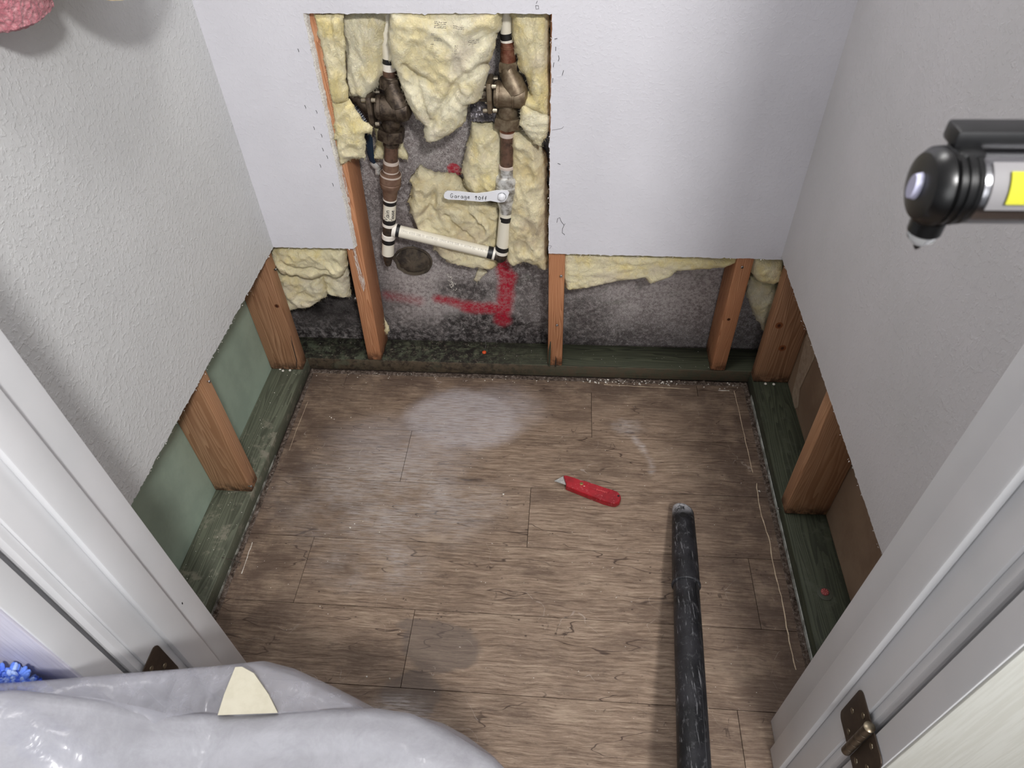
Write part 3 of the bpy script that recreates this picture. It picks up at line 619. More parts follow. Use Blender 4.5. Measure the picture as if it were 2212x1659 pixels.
# crumbs on the plates
sp = []
for i in range(60): sp.append((rnd.uniform(-T - D + 0.004, -T - 0.004), rnd.uniform(-0.8, -0.04), HP, rnd.uniform(0.0006, 0.0018)))
crumbs('gypsum_crumbs', sp, 'white gypsum crumbs strewn on the left sole plate', seed=8)
sp = []
for i in range(90): sp.append((rnd.uniform(0.0, 1.1), rnd.uniform(T + 0.004, T + D - 0.004), HP, rnd.uniform(0.0005, 0.0015)))
crumbs('gypsum_crumbs', sp, 'fine pale crumbs strewn on the back sole plate', seed=9)

# ---------------------------------------------------------------- insulation
def inside(p, poly):
    c = False; n = len(poly)
    for i in range(n):
        a, b = poly[i], poly[(i + 1) % n]
        if (a.y > p.y) != (b.y > p.y) and p.x < (b.x - a.x) * (p.y - a.y) / (b.y - a.y + 1e-12) + a.x: c = not c
    return c
def sdist(p, poly):
    d = 9; n = len(poly)
    for i in range(n):
        a, b = poly[i], poly[(i + 1) % n]; ab = b - a; t = max(0, min(1, (p - a).dot(ab) / (ab.length_squared + 1e-12))); d = min(d, (p - a - ab * t).length)
    return d
def wool(outline, y, thick, seed, mat, label, group='yellow insulation pieces', step=0.0045, rag=0.0022, rim=0.022, folds=0.012, back=0.02, tilt=(0, 0), fdir=(1, 1), creases=()):
    P = [at(u, v, 'y', y) for u, v in outline]; P2 = [Vector((p.x, p.z)) for p in P]
    # rough outline
    poly = []; n = len(P2)
    for i in range(n):
        a, b = P2[i], P2[(i + 1) % n]; m_ = max(1, int((b - a).length / step)); nn = Vector((-(b - a).y, (b - a).x)).normalized()
        for k in range(m_):
            q = a.lerp(b, k / m_); h = noise.noise(Vector((q.x * 60, q.y * 60, seed))) * rag * 1.6 + noise.noise(Vector((q.x * 260, q.y * 260, seed))) * rag
            poly.append(q + nn * h)
    coarse = P2
    lo = Vector((min(p.x for p in poly), min(p.y for p in poly))); hi = Vector((max(p.x for p in poly), max(p.y for p in poly)))
    inner = []; yy = lo.y; r = random.Random(seed); row = 0
    while yy < hi.y:
        xx = lo.x + (row % 2) * step / 2
        while xx < hi.x:
            q = Vector((xx + r.uniform(-.2, .2) * step, yy + r.uniform(-.2, .2) * step))
            if inside(q, poly) and sdist(q, coarse) > step * 0.7: inner.append(q)
            xx += step
        yy += step * 0.87; row += 1
    allp = poly + inner; ne = len(poly)
    res = delaunay_2d_cdt(allp, [(i, (i + 1) % ne) for i in range(ne)], [list(range(ne))], 1, 1e-6)
    vco, edges, faces = res[0], res[1], res[2]
    ctr = (lo + hi) / 2; fr = []
    CR = [[Vector((lambda q: (q.x, q.z))(at(u, v, 'y', y))) for u, v in c] for c in creases]
    for q in vco:
        d = sdist(q, coarse); e = min(1, d / rim); pr = math.sqrt(max(0, 1 - (1 - e) ** 2))
        s = Vector((q.x * fdir[0], q.y * fdir[1], seed * 3.1)); wv = noise.noise_vector(s * 14) * 0.05
        f1 = 1 - abs(noise.noise((s + wv) * 13)) * 2.4; f2 = 1 - abs(noise.noise((s + wv * 0.7) * 34 + Vector((5, 1, 2)))) * 2.2; f3 = noise.noise(s * 95) + .8 * (1 - 2 * abs(noise.noise((s + wv) * 60))); f4 = noise.noise(s * 230)
        h = thick * pr + pr * (folds * f1 * 0.7 + folds * 0.45 * f2) + (0.0022 * f3 + 0.0012 * f4) * min(1, d / 0.004)
        for c in CR:
            dc = min(_sd(q, c[i], c[i + 1]) for i in range(len(c) - 1)); h -= 0.013 * math.exp(-(dc / 0.006) ** 2)
        h += (q.x - ctr.x) * tilt[0] + (q.y - ctr.y) * tilt[1]
        fr.append(Vector((q.x + wv.x * 0.02, y - max(h, -back * 0.5), q.y)))
    nv = len(fr); vs = fr + [Vector((q.x, y + back * min(1, 0.25 + sdist(q, coarse) / rim), q.y)) for q in vco]
    fs = []; cnt = {}
    for f in faces:
        f = list(f); a = (vco[f[1]] - vco[f[0]]).cross(vco[f[2]] - vco[f[0]])
        if a < 0: f = f[::-1]
        fs.append(tuple(f)); fs.append(tuple(nv + k for k in f[::-1]))
        for i in range(len(f)):
            e = (f[i], f[(i + 1) % len(f)]); cnt[e] = 1
    for (a, b) in list(cnt):
        if (b, a) not in cnt: fs.append((b, a, nv + a, nv + b))
    vs = [Vector((v.x, min(v.y, YC - 0.001), v.z)) for v in vs]
    ob = tag(raw('insulation_batt', vs, fs, mat, smooth=True), label, 'insulation', group)
    # loose glass fibres standing off the surface
    area_ = (hi.x - lo.x) * (hi.y - lo.y); fv = []; ff = []; r = random.Random(seed + 50)
    for i in range(int(min(900, 60 + area_ * 42000))):
        k = r.randrange(ne) if r.random() < .42 else r.randrange(nv)
        b = vs[k] + Vector((0, -.0003, 0)); a = r.uniform(0, 2 * PI); d = Vector((math.cos(a) * fdir[1], r.uniform(-.9, .1), math.sin(a) * fdir[0])).normalized(); L_ = r.uniform(.002, .007)
        c = r.uniform(-1, 1); e = Vector((-d.z, 0, d.x)) * c * .5; P_ = [b, b + (d + e * .3) * L_ * .5, b + (d + e) * L_]; w_ = r.uniform(.00012, .00026); o_ = len(fv)
        for j, q in enumerate(P_):
            ww = w_ * (1 - .35 * j); fv += [q + Vector((ww, 0, -ww * .6)), q + Vector((-ww, 0, -ww * .6)), q + Vector((0, -ww * .5, ww))]
        for j in range(2):
            for m_ in range(3): A_ = o_ + j * 3; ff.append((A_ + m_, A_ + (m_ + 1) % 3, A_ + 3 + (m_ + 1) % 3, A_ + 3 + m_))
    tag(raw('loose_fibres', [Vector((v.x, min(v.y, YC - .0002), v.z)) for v in fv], ff, mat, ob, smooth=False), kind='stuff')
    return ob
def _sd(p, a, b):
    ab = b - a; t = max(0, min(1, (p - a).dot(ab) / (ab.length_squared + 1e-12))); return (p - a - ab * t).length
ZZ = lambda z, pts: [z(*p) for p in pts]
wool(ZZ(z1, [(140, 106), (385, 106), (380, 250), (400, 430), (405, 650), (425, 800), (350, 820), (285, 790), (228, 480), (178, 250)]), 0.0118, 0.008, 1, M_FOAM, 'long yellow insulation strip hanging against the left edge of the opening', fdir=(2, .6), back=.001)
wool(ZZ(z1, [(365, 40), (760, 40), (745, 180), (705, 300), (702, 560), (655, 680), (570, 765), (500, 745), (425, 755), (408, 640), (398, 430), (378, 250)]), 0.058, 0.026, 2, M_FOAM2, 'greyish insulation lump above the left bronze valve', fdir=(2, .6))
wool(ZZ(z1, [(290, 785), (425, 785), (465, 860), (535, 960), (610, 1010), (604, 1062), (552, 1055), (552, 1250), (440, 1265), (355, 1315), (325, 1150), (305, 950)]), 0.0118, 0.009, 3, M_FOAM, 'torn insulation below and left of the left valve, beside the blue lever', back=.001)
wool(ZZ(z1, [(620, 1010), (700, 1040), (700, 1265), (608, 1255), (645, 1130)]), 0.085, 0.008, 4, M_FOAM, 'small insulation scrap between the blue lever and the left pipe', folds=.004, back=.01, rim=.012)
wool(ZZ(z1, [(800, 1090), (840, 1120), (890, 1262), (850, 1250), (800, 1250)]), 0.088, 0.008, 5, M_FOAM, 'little yellow scrap just right of the left copper pipe', folds=.004, back=.01, rim=.012)
eb = wool(ZZ(z1, [(752, 40), (1640, 40), (1640, 200), (1600, 260), (1570, 430), (1520, 500), (1545, 540), (1505, 690), (1450, 802), (1380, 812), (1355, 870), (1350, 960), (1260, 1030), (1170, 1085), (1090, 1120), (1040, 1105), (1015, 1035), (1030, 985), (970, 930), (905, 830), (860, 720), (820, 600), (770, 500), (737, 330), (742, 200)]),
     0.030, 0.030, 6, M_FOAM2, 'large pale insulation batt with faint print hanging between the two valves', folds=.010, rim=.026,
     creases=([z1(960, 560), z1(1020, 760), z1(1090, 960)], [z1(1300, 640), z1(1180, 780), z1(1110, 930)], [z1(880, 480), z1(980, 560), z1(1090, 620)], [z1(1500, 480), z1(1350, 560), z1(1260, 640)]))
wool(ZZ(z1, [(1715, 40), (2020, 40), (2015, 500), (2030, 700), (2030, 900), (1960, 890), (1800, 812), (1805, 730), (1862, 722), (1840, 620), (1785, 545), (1760, 440), (1720, 280)]), 0.050, 0.028, 7, M_FOAM, 'tall yellow strip filling the right edge of the opening', fdir=(2, .6))
wool(ZZ(z1, [(1790, 815), (1870, 835), (2025, 935), (2020, 1020), (1945, 1170), (1890, 1125), (1775, 985)]), 0.030, 0.012, 8, M_FOAM2, 'smooth folded insulation flap right of the right valve nut', folds=.004, rim=.014)
wool(ZZ(z1, [(1400, 965), (1620, 985), (1640, 1080), (1640, 1400), (1600, 1550), (1480, 1560), (1360, 1490), (1325, 1350), (1345, 1200), (1385, 1060)]), 0.075, 0.026, 9, M_FOAM, 'upright insulation column left of the right copper pipe', fdir=(1.6, .7))
wool(ZZ(z2, [(1640, -260), (1850, -170), (1965, 20), (1975, 700), (1968, 1040), (1925, 1035), (1760, 960), (1650, 1000), (1585, 930), (1600, 850), (1600, 600), (1640, 300), (1620, 150), (1630, 0)]), 0.070, 0.030, 10, M_FOAM3, 'long ragged insulation right of the silver ball valve', fdir=(1.5, .8), folds=.013)
wool(ZZ(z2, [(790, 115), (850, 150), (930, 182), (1120, 200), (1200, 260), (1260, 330), (1400, 420), (1520, 470), (1530, 800), (1510, 1010), (1480, 1045), (1300, 1020), (1060, 975), (960, 880), (860, 740), (775, 660), (740, 560), (695, 440), (730, 370), (720, 240)]),
     0.090, 0.020, 11, M_FOAM3, 'ragged insulation lump behind the white lever and the slanting pipe', folds=.016, rag=.0035,
     creases=([z2(950, 260), z2(930, 420), z2(850, 520)], [z2(1210, 280), z2(1230, 480), z2(1310, 560)], [z2(1050, 520), z2(1150, 650), z2(1300, 760)]))
wool(ZZ(z2, [(1340, 1040), (1370, 1050), (1412, 1095), (1360, 1150), (1325, 1185), (1290, 1160), (1320, 1110)]), 0.106, 0.004, 12, M_FOAM2, 'tiny insulation tuft stuck to the concrete below the slanting pipe', folds=.002, rim=.008, back=.005, step=.003)
wool(ZZ(z3, [(495, 90), (900, 100), (1215, 130), (1228, 260), (1232, 350), (1190, 440), (1100, 430), (1020, 405), (940, 452), (810, 462), (700, 415), (560, 422), (505, 335), (430, 240), (420, 160)]), 0.045, 0.026, 13, M_FOAM, 'yellow rolled insulation under the cut drywall in the left bay, upper layer', creases=([z3(560, 250), z3(700, 330), z3(900, 330), z3(1050, 350)],))
wool(ZZ(z3, [(490, 370), (700, 400), (830, 440), (975, 430), (1005, 600), (1010, 655), (900, 730), (780, 772), (660, 787), (585, 765), (535, 600)]), 0.062, 0.028, 14, M_FOAM2, 'pale insulation bulge in the left bay above the blackened concrete')
wool(ZZ(z3, [(970, 440), (1020, 400), (1225, 380), (1262, 660), (1205, 672), (1155, 655), (1080, 640), (1015, 625)]), 0.070, 0.020, 15, M_FOAM2, 'small frayed insulation tuft against the leaning stud', rag=.003)
wool(ZZ(z3, [(1610, 900), (1640, 960), (1665, 1040), (1650, 1080), (1625, 1070)]), 0.080, 0.004, 19, M_FOAM, 'thin yellow wisp at the foot of the leaning stud', folds=.001, rim=.006, back=.006, step=.003)
wool(ZZ(z4, [(218, 110), (1500, 150), (1500, 195), (1400, 237), (1060, 264), (1025, 300), (965, 328), (905, 345), (850, 362), (820, 312), (600, 342), (400, 387), (245, 402), (225, 300)]), 0.045, 0.026, 16, M_FOAM, 'long yellow insulation edge tapering under the cut drywall of the right bay', folds=.005, rim=.018, fdir=(.6, 1.6))
wool(ZZ(z4, [(1612, 150), (1835, 160), (1852, 240), (1832, 332), (1760, 357), (1640, 337), (1598, 280)]), 0.040, 0.030, 17, M_FOAM, 'yellow insulation bun in the right corner under the drywall', folds=.005)
wool(ZZ(z4, [(1600, 320), (1765, 350), (1800, 380), (1840, 330), (1850, 420), (1760, 570), (1705, 722), (1640, 622), (1590, 520), (1568, 430)]), 0.070, 0.022, 18, M_FOAM2, 'pointed pale insulation wedge hanging in the right corner', folds=.006, fdir=(1.6, .7))
# faint print on the large batt
bm = bmesh.new(); r = random.Random(5)
for (cx, cy, w_, rows_) in ((1140, 215, 90, 4), (1290, 235, 90, 2), (1125, 325, 60, 3), (1080, 375, 20, 3), (1270, 400, 20, 5), (1405, 350, 80, 3), (1085, 275, 20, 2)):
    for i in range(rows_):
        x = cx - w_ / 2
        while x < cx + w_ / 2:
            u, v = z1(x, cy - rows_ * 6 + i * 13 + (x - cx) * (0.12 if cx != 1405 else -0.25)); p = at(u, v, 'y', -0.0085)
            tube(bm, [p, p + Vector((r.uniform(.0008, .002), 0, r.uniform(-.0008, .0008)))], 0.0004, 4); x += r.uniform(6, 12)
dep = bpy.context.evaluated_depsgraph_get()
# drop every dash onto the batt surface
from mathutils.bvhtree import BVHTree
ev = BVHTree.FromPolygons([eb.location + v.co for v in eb.data.vertices], [tuple(p.vertices) for p in eb.data.polygons])
for v in bm.verts:
    hit = ev.ray_cast(Vector((v.co.x, -0.2, v.co.z)), Vector((0, 1, 0)))
    if hit[0]: v.co.y = hit[0].y + (v.co.y + 0.0085) * 0.5 - 0.0003
tag(frombm('printed_marking', bm, M_PINKP, eb, smooth=False), kind='stuff')

# ---------------------------------------------------------------- pipes and valves
PY = 0.052
pipes = thing('water_pipes', at(838, 565, 'y', PY), 'joined cream and copper water pipes with two bronze valves in the wall opening', 'pipes')
def A(q, y=PY): return at(q[0], q[1], 'y', y)
axL = [(838.5, 575), (838, 548), (842, 440), (844, 377), (845, 342), (845, 299), (845, 262), (843, 206), (842, 160), (840, 130), (836, 90), (833, 20)]
axR = [(1078, 575), (1081, 553), (1086, 530), (1093, 470), (1094, 420), (1095, 377), (1095, 293), (1097, 250), (1097, 190), (1098, 140), (1097, 100), (1094, 75), (1092, 10)]
def onaxis(ax, row, y=PY):
    for a, b in zip(ax, ax[1:]):
        if b[1] <= row <= a[1]:
            t = (row - a[1]) / (b[1] - a[1]); return A((a[0] + (b[0] - a[0]) * t, row), y)
    return A((ax[-1][0], row), y)
def piece(name, ax, prof, mat, parent, n=28, label=None, phase=0.0, bev=True):
    pts = [onaxis(ax, r_) for r_, _ in prof]; rr = [px(w_, p) for (_, w_), p in zip(prof, pts)]
    d = (pts[-1] - pts[0]).normalized(); bm = bmesh.new(); rings = []
    u = (Vector((0, 1, 0)) - d * d.y).normalized(); v = d.cross(u)
    for p, r_ in zip(pts, rr): rings.append([bm.verts.new(p + (u * math.cos(2 * PI * k / n + phase) + v * math.sin(2 * PI * k / n + phase)) * r_) for k in range(n)])
    for i in range(len(rings) - 1):
        for k in range(n): bm.faces.new((rings[i][k], rings[i][(k + 1) % n], rings[i + 1][(k + 1) % n], rings[i + 1][k]))
    bm.faces.new(rings[0]); bm.faces.new(rings[-1])
    return frombm(name, bm, mat, parent, label=label)
# left run, bottom to top
piece('pipe_stub', axL, [(572, 6), (566, 8), (552, 11), (545, 12)], M_DARKP, pipes)
piece('pipe', axL, [(548, 13.2), (514, 13.2)], M_CPVC, pipes)
piece('primer_band', axL, [(523, 13.7), (514, 13.7)], M_BLACKT, pipes, label='black primer band')
tee = piece('tee_fitting', axL, [(514, 12.5), (513.5, 14.6), (505, 14.6), (504, 12), (487, 11.5), (486, 14.6), (480, 14.6)], M_WHITEP, pipes)
piece('tee_body', axL, [(504, 12.8), (486.5, 12.8)], M_DARKP, tee, label='dark stained middle of the tee')
piece('primer_band', axL, [(480, 14.2), (471, 14.0)], M_BLACKT, pipes, label='black primer band')
hp = piece('pipe', axL, [(473, 13.8), (430, 14)], M_CPVC, pipes, label='short pipe marked Main House')
piece('primer_band', axL, [(439, 14.5), (430.5, 14.6)], M_BLACKT, pipes, label='black primer band')
piece('solder_ring', axL, [(431, 15), (428, 15)], M_WHITEP, pipes)
ad = piece('adapter', axL, [(429, 14.5), (426, 14.7), (410, 16.5), (405, 20), (399, 22.5), (394, 23), (393, 22), (391, 22), (390, 23), (376, 23), (374.5, 22.5), (374, 17), (351, 17)], M_BRASSB, pipes)
piece('solder_ring', axL, [(377.5, 23.2), (374.5, 23.2)], M_SOLDER, ad); piece('solder_ring', axL, [(351.5, 17.3), (346.5, 17.0), (345.5, 15)], M_SOLDER, ad)
piece('solder_ring', axL, [(369, 17.4), (366.5, 17.4)], M_SOLDER, ad)
piece('copper_pipe', axL, [(350, 14.8), (299, 14.8)], M_COPPER, pipes)
piece('collar', axL, [(314, 16), (313, 17.5), (299, 17.5)], M_BRONZED, pipes)
def hexnut(name, ax, r0, r1, w_, mat, parent):
    return piece(name, ax, [(r1, w_ * 0.80), (r1 + (r0 - r1) * 0.0, w_ * 0.92), (r1 + (r0 - r1) * 0.22, w_), (r0, w_), (r0 - 0.5, w_ * 0.93)][::-1], mat, parent, n=6, phase=0.02)
def valve(ax, hx0, hx1, hw, bodyc, bw, name, rowc, flange_x, left_tip, tophex, mat, label):
    # gate / pressure valve: swivel nut, ball neck, cross barrel, bonnet flange with bolts, upper union hex
    v_ = piece(name, ax, [(hx1 + 6, 16), (hx1 - 6, 20.5), (hx1 - 16, 21.5), (hx1 - 30, 19)], mat, pipes, label=label)
    hexnut('nut', ax, hx0, hx1, hw, M_BRONZED if name == 'valve' and mat is M_BRONZED else mat, v_)
    return v_
# left valve
vL = piece('valve', axL, [(283, 17), (272, 20), (262, 21), (250, 20), (240, 18)], M_BRONZED, pipes, label='dark bronze regulating valve on the left pipe')
hexnut('nut', axL, 299, 277, 31, M_BRONZED, vL)
def crossbarrel(parent, pts, rads, mat, name='barrel', n=28):
    bm = bmesh.new(); tube(bm, pts, rads, n); return frombm(name, bm, mat, parent)
def lobes(parent, name, pts, rads, mat):
    bm = bmesh.new(); tube(bm, pts, rads, 26); return frombm(name, bm, mat, parent)
def valve_body(par, cx, cy, s, mat, tip, xl, xr, yv=0.040):
    a = A((xl, cy - 1), yv); b = A((xr, cy + 3), yv); d = b - a; R = px(30 * s, a)
    crossbarrel(par, [a, a + d * .06, a + d * .07, a + d * .16, a + d * .17, a + d * .55, a + d * .56, a + d * .60, a + d * .61, a + d * .80, a + d * .93, b], [R * .86, R * .9, R * .98, R * .98, R * .92, R * .92, R * .97, R * .97, R * .92, R * .95, R * .80, R * .45], mat)
    # sloping upper lobe that joins the barrel to the upper union
    p0 = A((cx - 2, cy - 62 * s), PY - .004); p1 = A((cx + 2, cy - 46 * s), PY - .006); p2 = A((cx + 10 * s, cy - 28 * s), PY - .012); p3 = A((cx + 18 * s, cy - 8 * s), PY - .016); p4 = A((cx + 20 * s, cy + 6 * s), PY - .012)
    lobes(par, 'upper_lobe', [p0, p1, p2, p3, p4], [px(17 * s, p0), px(20 * s, p1), px(25 * s, p2), px(25 * s, p3), px(10, p4)], mat)
    # bonnet flange (plate) and four bolts
    u0, u1 = xl - 14, xl - 3; P0 = A((u0, cy), yv); P1 = A((u1, cy), yv); bm = bmesh.new(); r = px(33 * s, P0)
    bbox(bm, P0.x, P1.x, P0.y - r * .92, P0.y + r * .92, P0.z - r * 1.0, P0.z + r * 1.08, 0.003); fl_ = frombm('flange', bm, mat, par)
    for sy in (-1, 1):
        for sz in (-1, 1):
            c = Vector((P0.x, P0.y + sy * r * .7, P0.z + sz * r * .82)); bm = bmesh.new()
            tube(bm, [c + Vector((-.009, 0, 0)), c + Vector((-.001, 0, 0)), c + Vector((-.001, 0, 0)), c + Vector((P1.x - P0.x + .001, 0, 0)), c + Vector((P1.x - P0.x + .001, 0, 0)), c + Vector((P1.x - P0.x + .009, 0, 0))], [.0042, .0042, .0025, .0025, .0048, .0042], 10)
            frombm('bolt', bm, simple('dull_bolt', (150, 140, 124), .35, .8) if sz > -2 else None, fl_)
    # bonnet cone
    c0 = A((u0, cy - 2), yv)
    if tip:
        t0 = A(tip, yv); bm = bmesh.new(); tube(bm, [t0, t0.lerp(c0, .18), t0.lerp(c0, .22), t0.lerp(c0, .6), c0], [px(5, t0), px(7, t0), px(9, t0), px(13, t0), px(20 * s, c0)], 22); frombm('bonnet', bm, mat, par)
valve_body(vL, 845, 233, .95, M_BRONZED, (757, 207), 814, 888)
piece('neck', axL, [(190, 18), (186, 22), (170, 22), (166, 19), (163, 17)], M_BRONZED, vL)
hexnut('nut', axL, 189, 165, 24, M_BRONZED, vL)
piece('copper_pipe', axL, [(168, 15), (148, 14.5)], M_COPPER, pipes)
piece('solder_ring', axL, [(151, 14.8), (136, 14.8)], M_WHITEP, pipes)
piece('primer_band', axL, [(137, 14.2), (125, 14.2)], M_BLACKT, pipes, label='black primer band')
piece('pipe', axL, [(126, 13.6), (20, 13.2)], M_CPVC, pipes)
# right run
el = piece('elbow', axR, [(563, 8), (558, 13), (548, 14.5), (540, 14.5)], M_DARKP, pipes)
piece('solder_ring', axR, [(545, 14.9), (539, 14.9)], M_WHITEP, el)
piece('primer_band', axR, [(540, 14.4), (530, 14.6)], M_BLACKT, pipes, label='black primer band')
piece('pipe', axR, [(531, 13.8), (455, 14.4)], M_CPVC, pipes)
piece('primer_band', axR, [(475, 14.9), (465, 15.0)], M_BLACKT, pipes, label='black primer band')
bvv = piece('ball_valve', axR, [(458, 14.5), (454, 15), (448, 16), (440, 19), (428, 21), (415, 21), (409, 23.5), (406, 25), (398, 25), (397.5, 24), (396, 24), (395.5, 25), (385, 25), (379, 23.5), (377, 19), (364, 17.5), (360, 17.5)], M_SILVER, pipes, label='silver ball valve with white lever')
piece('solder_ring', axR, [(361, 17.8), (356.5, 17.6), (355.5, 15.5)], M_SOLDER, bvv)
piece('copper_pipe', axR, [(360, 15), (268, 15)], M_COPPER, pipes)
piece('solder_ring', axR, [(293, 16), (285, 16.6), (283, 16)], M_SOLDER, pipes)
vR = piece('valve', axR, [(262, 17), (254, 20.5), (244, 21.5), (232, 21), (220, 19), (205, 18)], M_BRONZE, pipes, label='lighter bronze regulating valve on the right pipe')
piece('collar', axR, [(283, 17), (270, 17.5), (262, 18)], M_COPPERB, vR)
hexnut('nut', axR, 272, 250, 31, M_BRONZE, vR)
valve_body(vR, 1098, 204, .95, M_BRONZE, None, 1068, 1140)
p = A((1036, 203), .040); q = A((1056, 203), .040); crossbarrel(vR, [p, q], [px(15, p), px(17, q)], M_BRONZED, 'bonnet')
piece('neck', axR, [(165, 18), (156, 19.5), (150, 18)], M_BRONZE, vR)
hexnut('nut', axR, 152, 131, 22.5, M_BRONZE, vR)
piece('copper_pipe', axR, [(133, 17), (118, 17.3), (104, 16), (103, 17), (100, 17), (99, 15.5), (89, 15)], M_COPPERB, pipes, label='bright copper pipe above the right valve')
piece('solder_ring', axR, [(91, 14.8), (84, 14.6)], M_WHITEP, pipes)
piece('primer_band', axR, [(85, 14), (70, 14)], M_BLACKT, pipes, label='black primer band')
piece('pipe', axR, [(71, 13.4), (10, 12.6)], M_CPVC, pipes)
# slanting pipe
def run(name, a, b, ra, rb, mat, parent, label=None):
    bm = bmesh.new(); tube(bm, [a, b], [ra, rb], 26); return frombm(name, bm, mat, parent, label=label)
s0 = A((840, 494)); s1 = A((1081, 551)); sd = s1 - s0; R0 = px(13.2, s0)
def sl(u): return s0 + sd * ((u - 840) / (1081 - 840))
run('tee_hub', sl(848), sl(856), R0 * 1.13, R0 * 1.13, M_WHITEP, tee)
run('primer_band', sl(853), sl(863), R0 * 1.06, R0 * 1.06, M_BLACKT, pipes, 'black primer band')
dp = run('pipe', sl(860), sl(1056), R0, R0 * 0.98, M_CPVC, pipes, 'slanting cream pipe with printed line')
run('primer_band', sl(1053), sl(1064), R0 * 1.05, R0 * 1.05, M_BLACKT, pipes, 'black primer band')
run('solder_ring', sl(1064), sl(1069), R0 * 1.1, R0 * 1.1, M_WHITEP, el); run('elbow_arm', sl(1068), sl(1082), R0 * 1.05, R0 * 1.05, M_DARKP, el)
# stroke lettering
FONT = {'M': [[(0, 0), (.05, 1), (.3, .35), (.55, 1), (.62, 0)]], 'a': [[(.45, .45), (.2, .55), (.02, .3), (.1, .02), (.35, .05), (.45, .5), (.48, 0)]], 'i': [[(.1, .5), (.12, 0)], [(.1, .72), (.11, .78)]],
        'n': [[(.02, .5), (.04, 0)], [(.04, .3), (.2, .52), (.36, .45), (.4, 0)]], 'H': [[(0, 1), (.03, 0)], [(.5, 1), (.5, 0)], [(.02, .5), (.5, .55)]], 'o': [[(.22, .5), (.03, .3), (.12, .02), (.35, .05), (.4, .35), (.22, .5)]],
        'u': [[(.02, .5), (.05, .08), (.25, .03), (.38, .2), (.4, .5), (.42, 0)]], 's': [[(.38, .5), (.1, .48), (.08, .3), (.34, .22), (.3, .02), (.02, .03)]], 'e': [[(.03, .28), (.4, .32), (.32, .52), (.1, .48), (.02, .2), (.15, .0), (.4, .06)]],
        'G': [[(.55, .85), (.3, 1), (.02, .6), (.1, .08), (.4, .02), (.58, .4), (.3, .42)]], 'r': [[(.03, .5), (.05, 0)], [(.05, .32), (.2, .5), (.36, .48)]], 'g': [[(.42, .45), (.15, .55), (.03, .3), (.15, .06), (.4, .15), (.43, .5), (.42, -.25), (.15, -.35), (.03, -.2)]],
        '^': [[(.25, .85), (.25, 0)], [(.02, .55), (.25, .88), (.48, .55)]], 'O': [[(.3, .8), (.05, .5), (.12, .08), (.42, .05), (.55, .45), (.3, .8)]], 'f': [[(.42, .9), (.2, .85), (.15, .4), (.14, 0)], [(0, .45), (.38, .5)]], 'F': [[(.05, 0), (.08, .85), (.5, .88)], [(.08, .45), (.4, .48)]],
        ' ': [], 'C': [[(.5, .9), (.1, .8), (.05, .2), (.5, .05)]], 'P': [[(.05, 0), (.05, 1), (.45, .9), (.42, .5), (.05, .45)]], 'V': [[(0, 1), (.28, 0), (.55, 1)]], '1': [[(.1, .8), (.25, 1), (.25, 0)]], '4': [[(.4, 0), (.4, 1), (.02, .35), (.55, .35)]],
        '2': [[(.05, .8), (.25, 1), (.48, .75), (.05, 0), (.5, 0)]], '0': [[(.28, 1), (.05, .7), (.05, .3), (.28, 0), (.5, .3), (.5, .7), (.28, 1)]], 'S': [[(.5, .9), (.1, .9), (.1, .55), (.48, .45), (.45, .08), (.05, .1)]], 'D': [[(.05, 0), (.05, 1), (.45, .8), (.45, .2), (.05, 0)]], 'R': [[(.05, 0), (.05, 1), (.45, .8), (.05, .5), (.5, 0)]],
        'A': [[(0, 0), (.28, 1), (.55, 0)], [(.1, .35), (.45, .35)]], 'T': [[(0, 1), (.55, 1)], [(.28, 1), (.28, 0)]], 'I': [[(.1, 0), (.1, 1)]], 'N': [[(.03, 0), (.03, 1), (.5, 0), (.5, 1)]]}
def lettering(bm, text, f, size, w, adv=1.15):
    x = 0
    for ch in text:
        st = FONT.get(ch, [])
        for pl in st:
            pts = [f(x + a * size, b * size) for a, b in pl]; fine = []
            for a, b in zip(pts, pts[1:]):
                fine += [a, a.lerp(b, .5)]
            fine.append(pts[-1]); tube(bm, fine, w, 5)
        wd_ = max([a for pl in st for a, b in pl] + [0.25]); x += (wd_ + 0.16) * size * adv
    return x
def cyl(a, b, r, ang0, s_off, flip=1):      # lettering running along the cylinder a->b
    d = (b - a).normalized(); toc = (CP - a); u = (toc - d * toc.dot(d)).normalized(); v = d.cross(u)
    def f(s, t):
        th = ang0 + flip * t / r; return a + d * (s + s_off) + (u * math.cos(th) + v * math.sin(th)) * r
    return f
a = onaxis(axL, 471); b = onaxis(axL, 440); rr_ = px(14.1, a)
bm = bmesh.new(); lettering(bm, 'Main', cyl(a, b, rr_, -0.02, 0.001, -1), 0.0125, 0.0006, 0.98); lettering(bm, 'House', cyl(a, b, rr_, 0.74, 0.001, -1), 0.0105, 0.0006, 0.95)
# letters run up the pipe, tops towards the left
frombm('lettering', bm, M_INK, hp, smooth=False, label='handwritten words Main House')
bm = bmesh.new(); a, b = sl(864), sl(1050); rr_ = R0 * 1.0
x = lettering(bm, 'CPVC 4120 SDR 11  ASTM D2  ', cyl(a, b, rr_ + .0002, 0.05, 0.004, -1), 0.0052, 0.00018)
x += lettering(bm, 'CPVC 4120 SDR 11  ASTM D2  4 PS ', cyl(a, b, rr_ + .0002, 0.05, 0.004 + x, -1), 0.0052, 0.00018)
lettering(bm, 'TIN 4120 ', cyl(a, b, rr_ + .0002, 0.05, 0.004 + x, -1), 0.0052, 0.00018)
tag(frombm('printed_line', bm, M_PINKP, dp, smooth=False), kind='stuff')
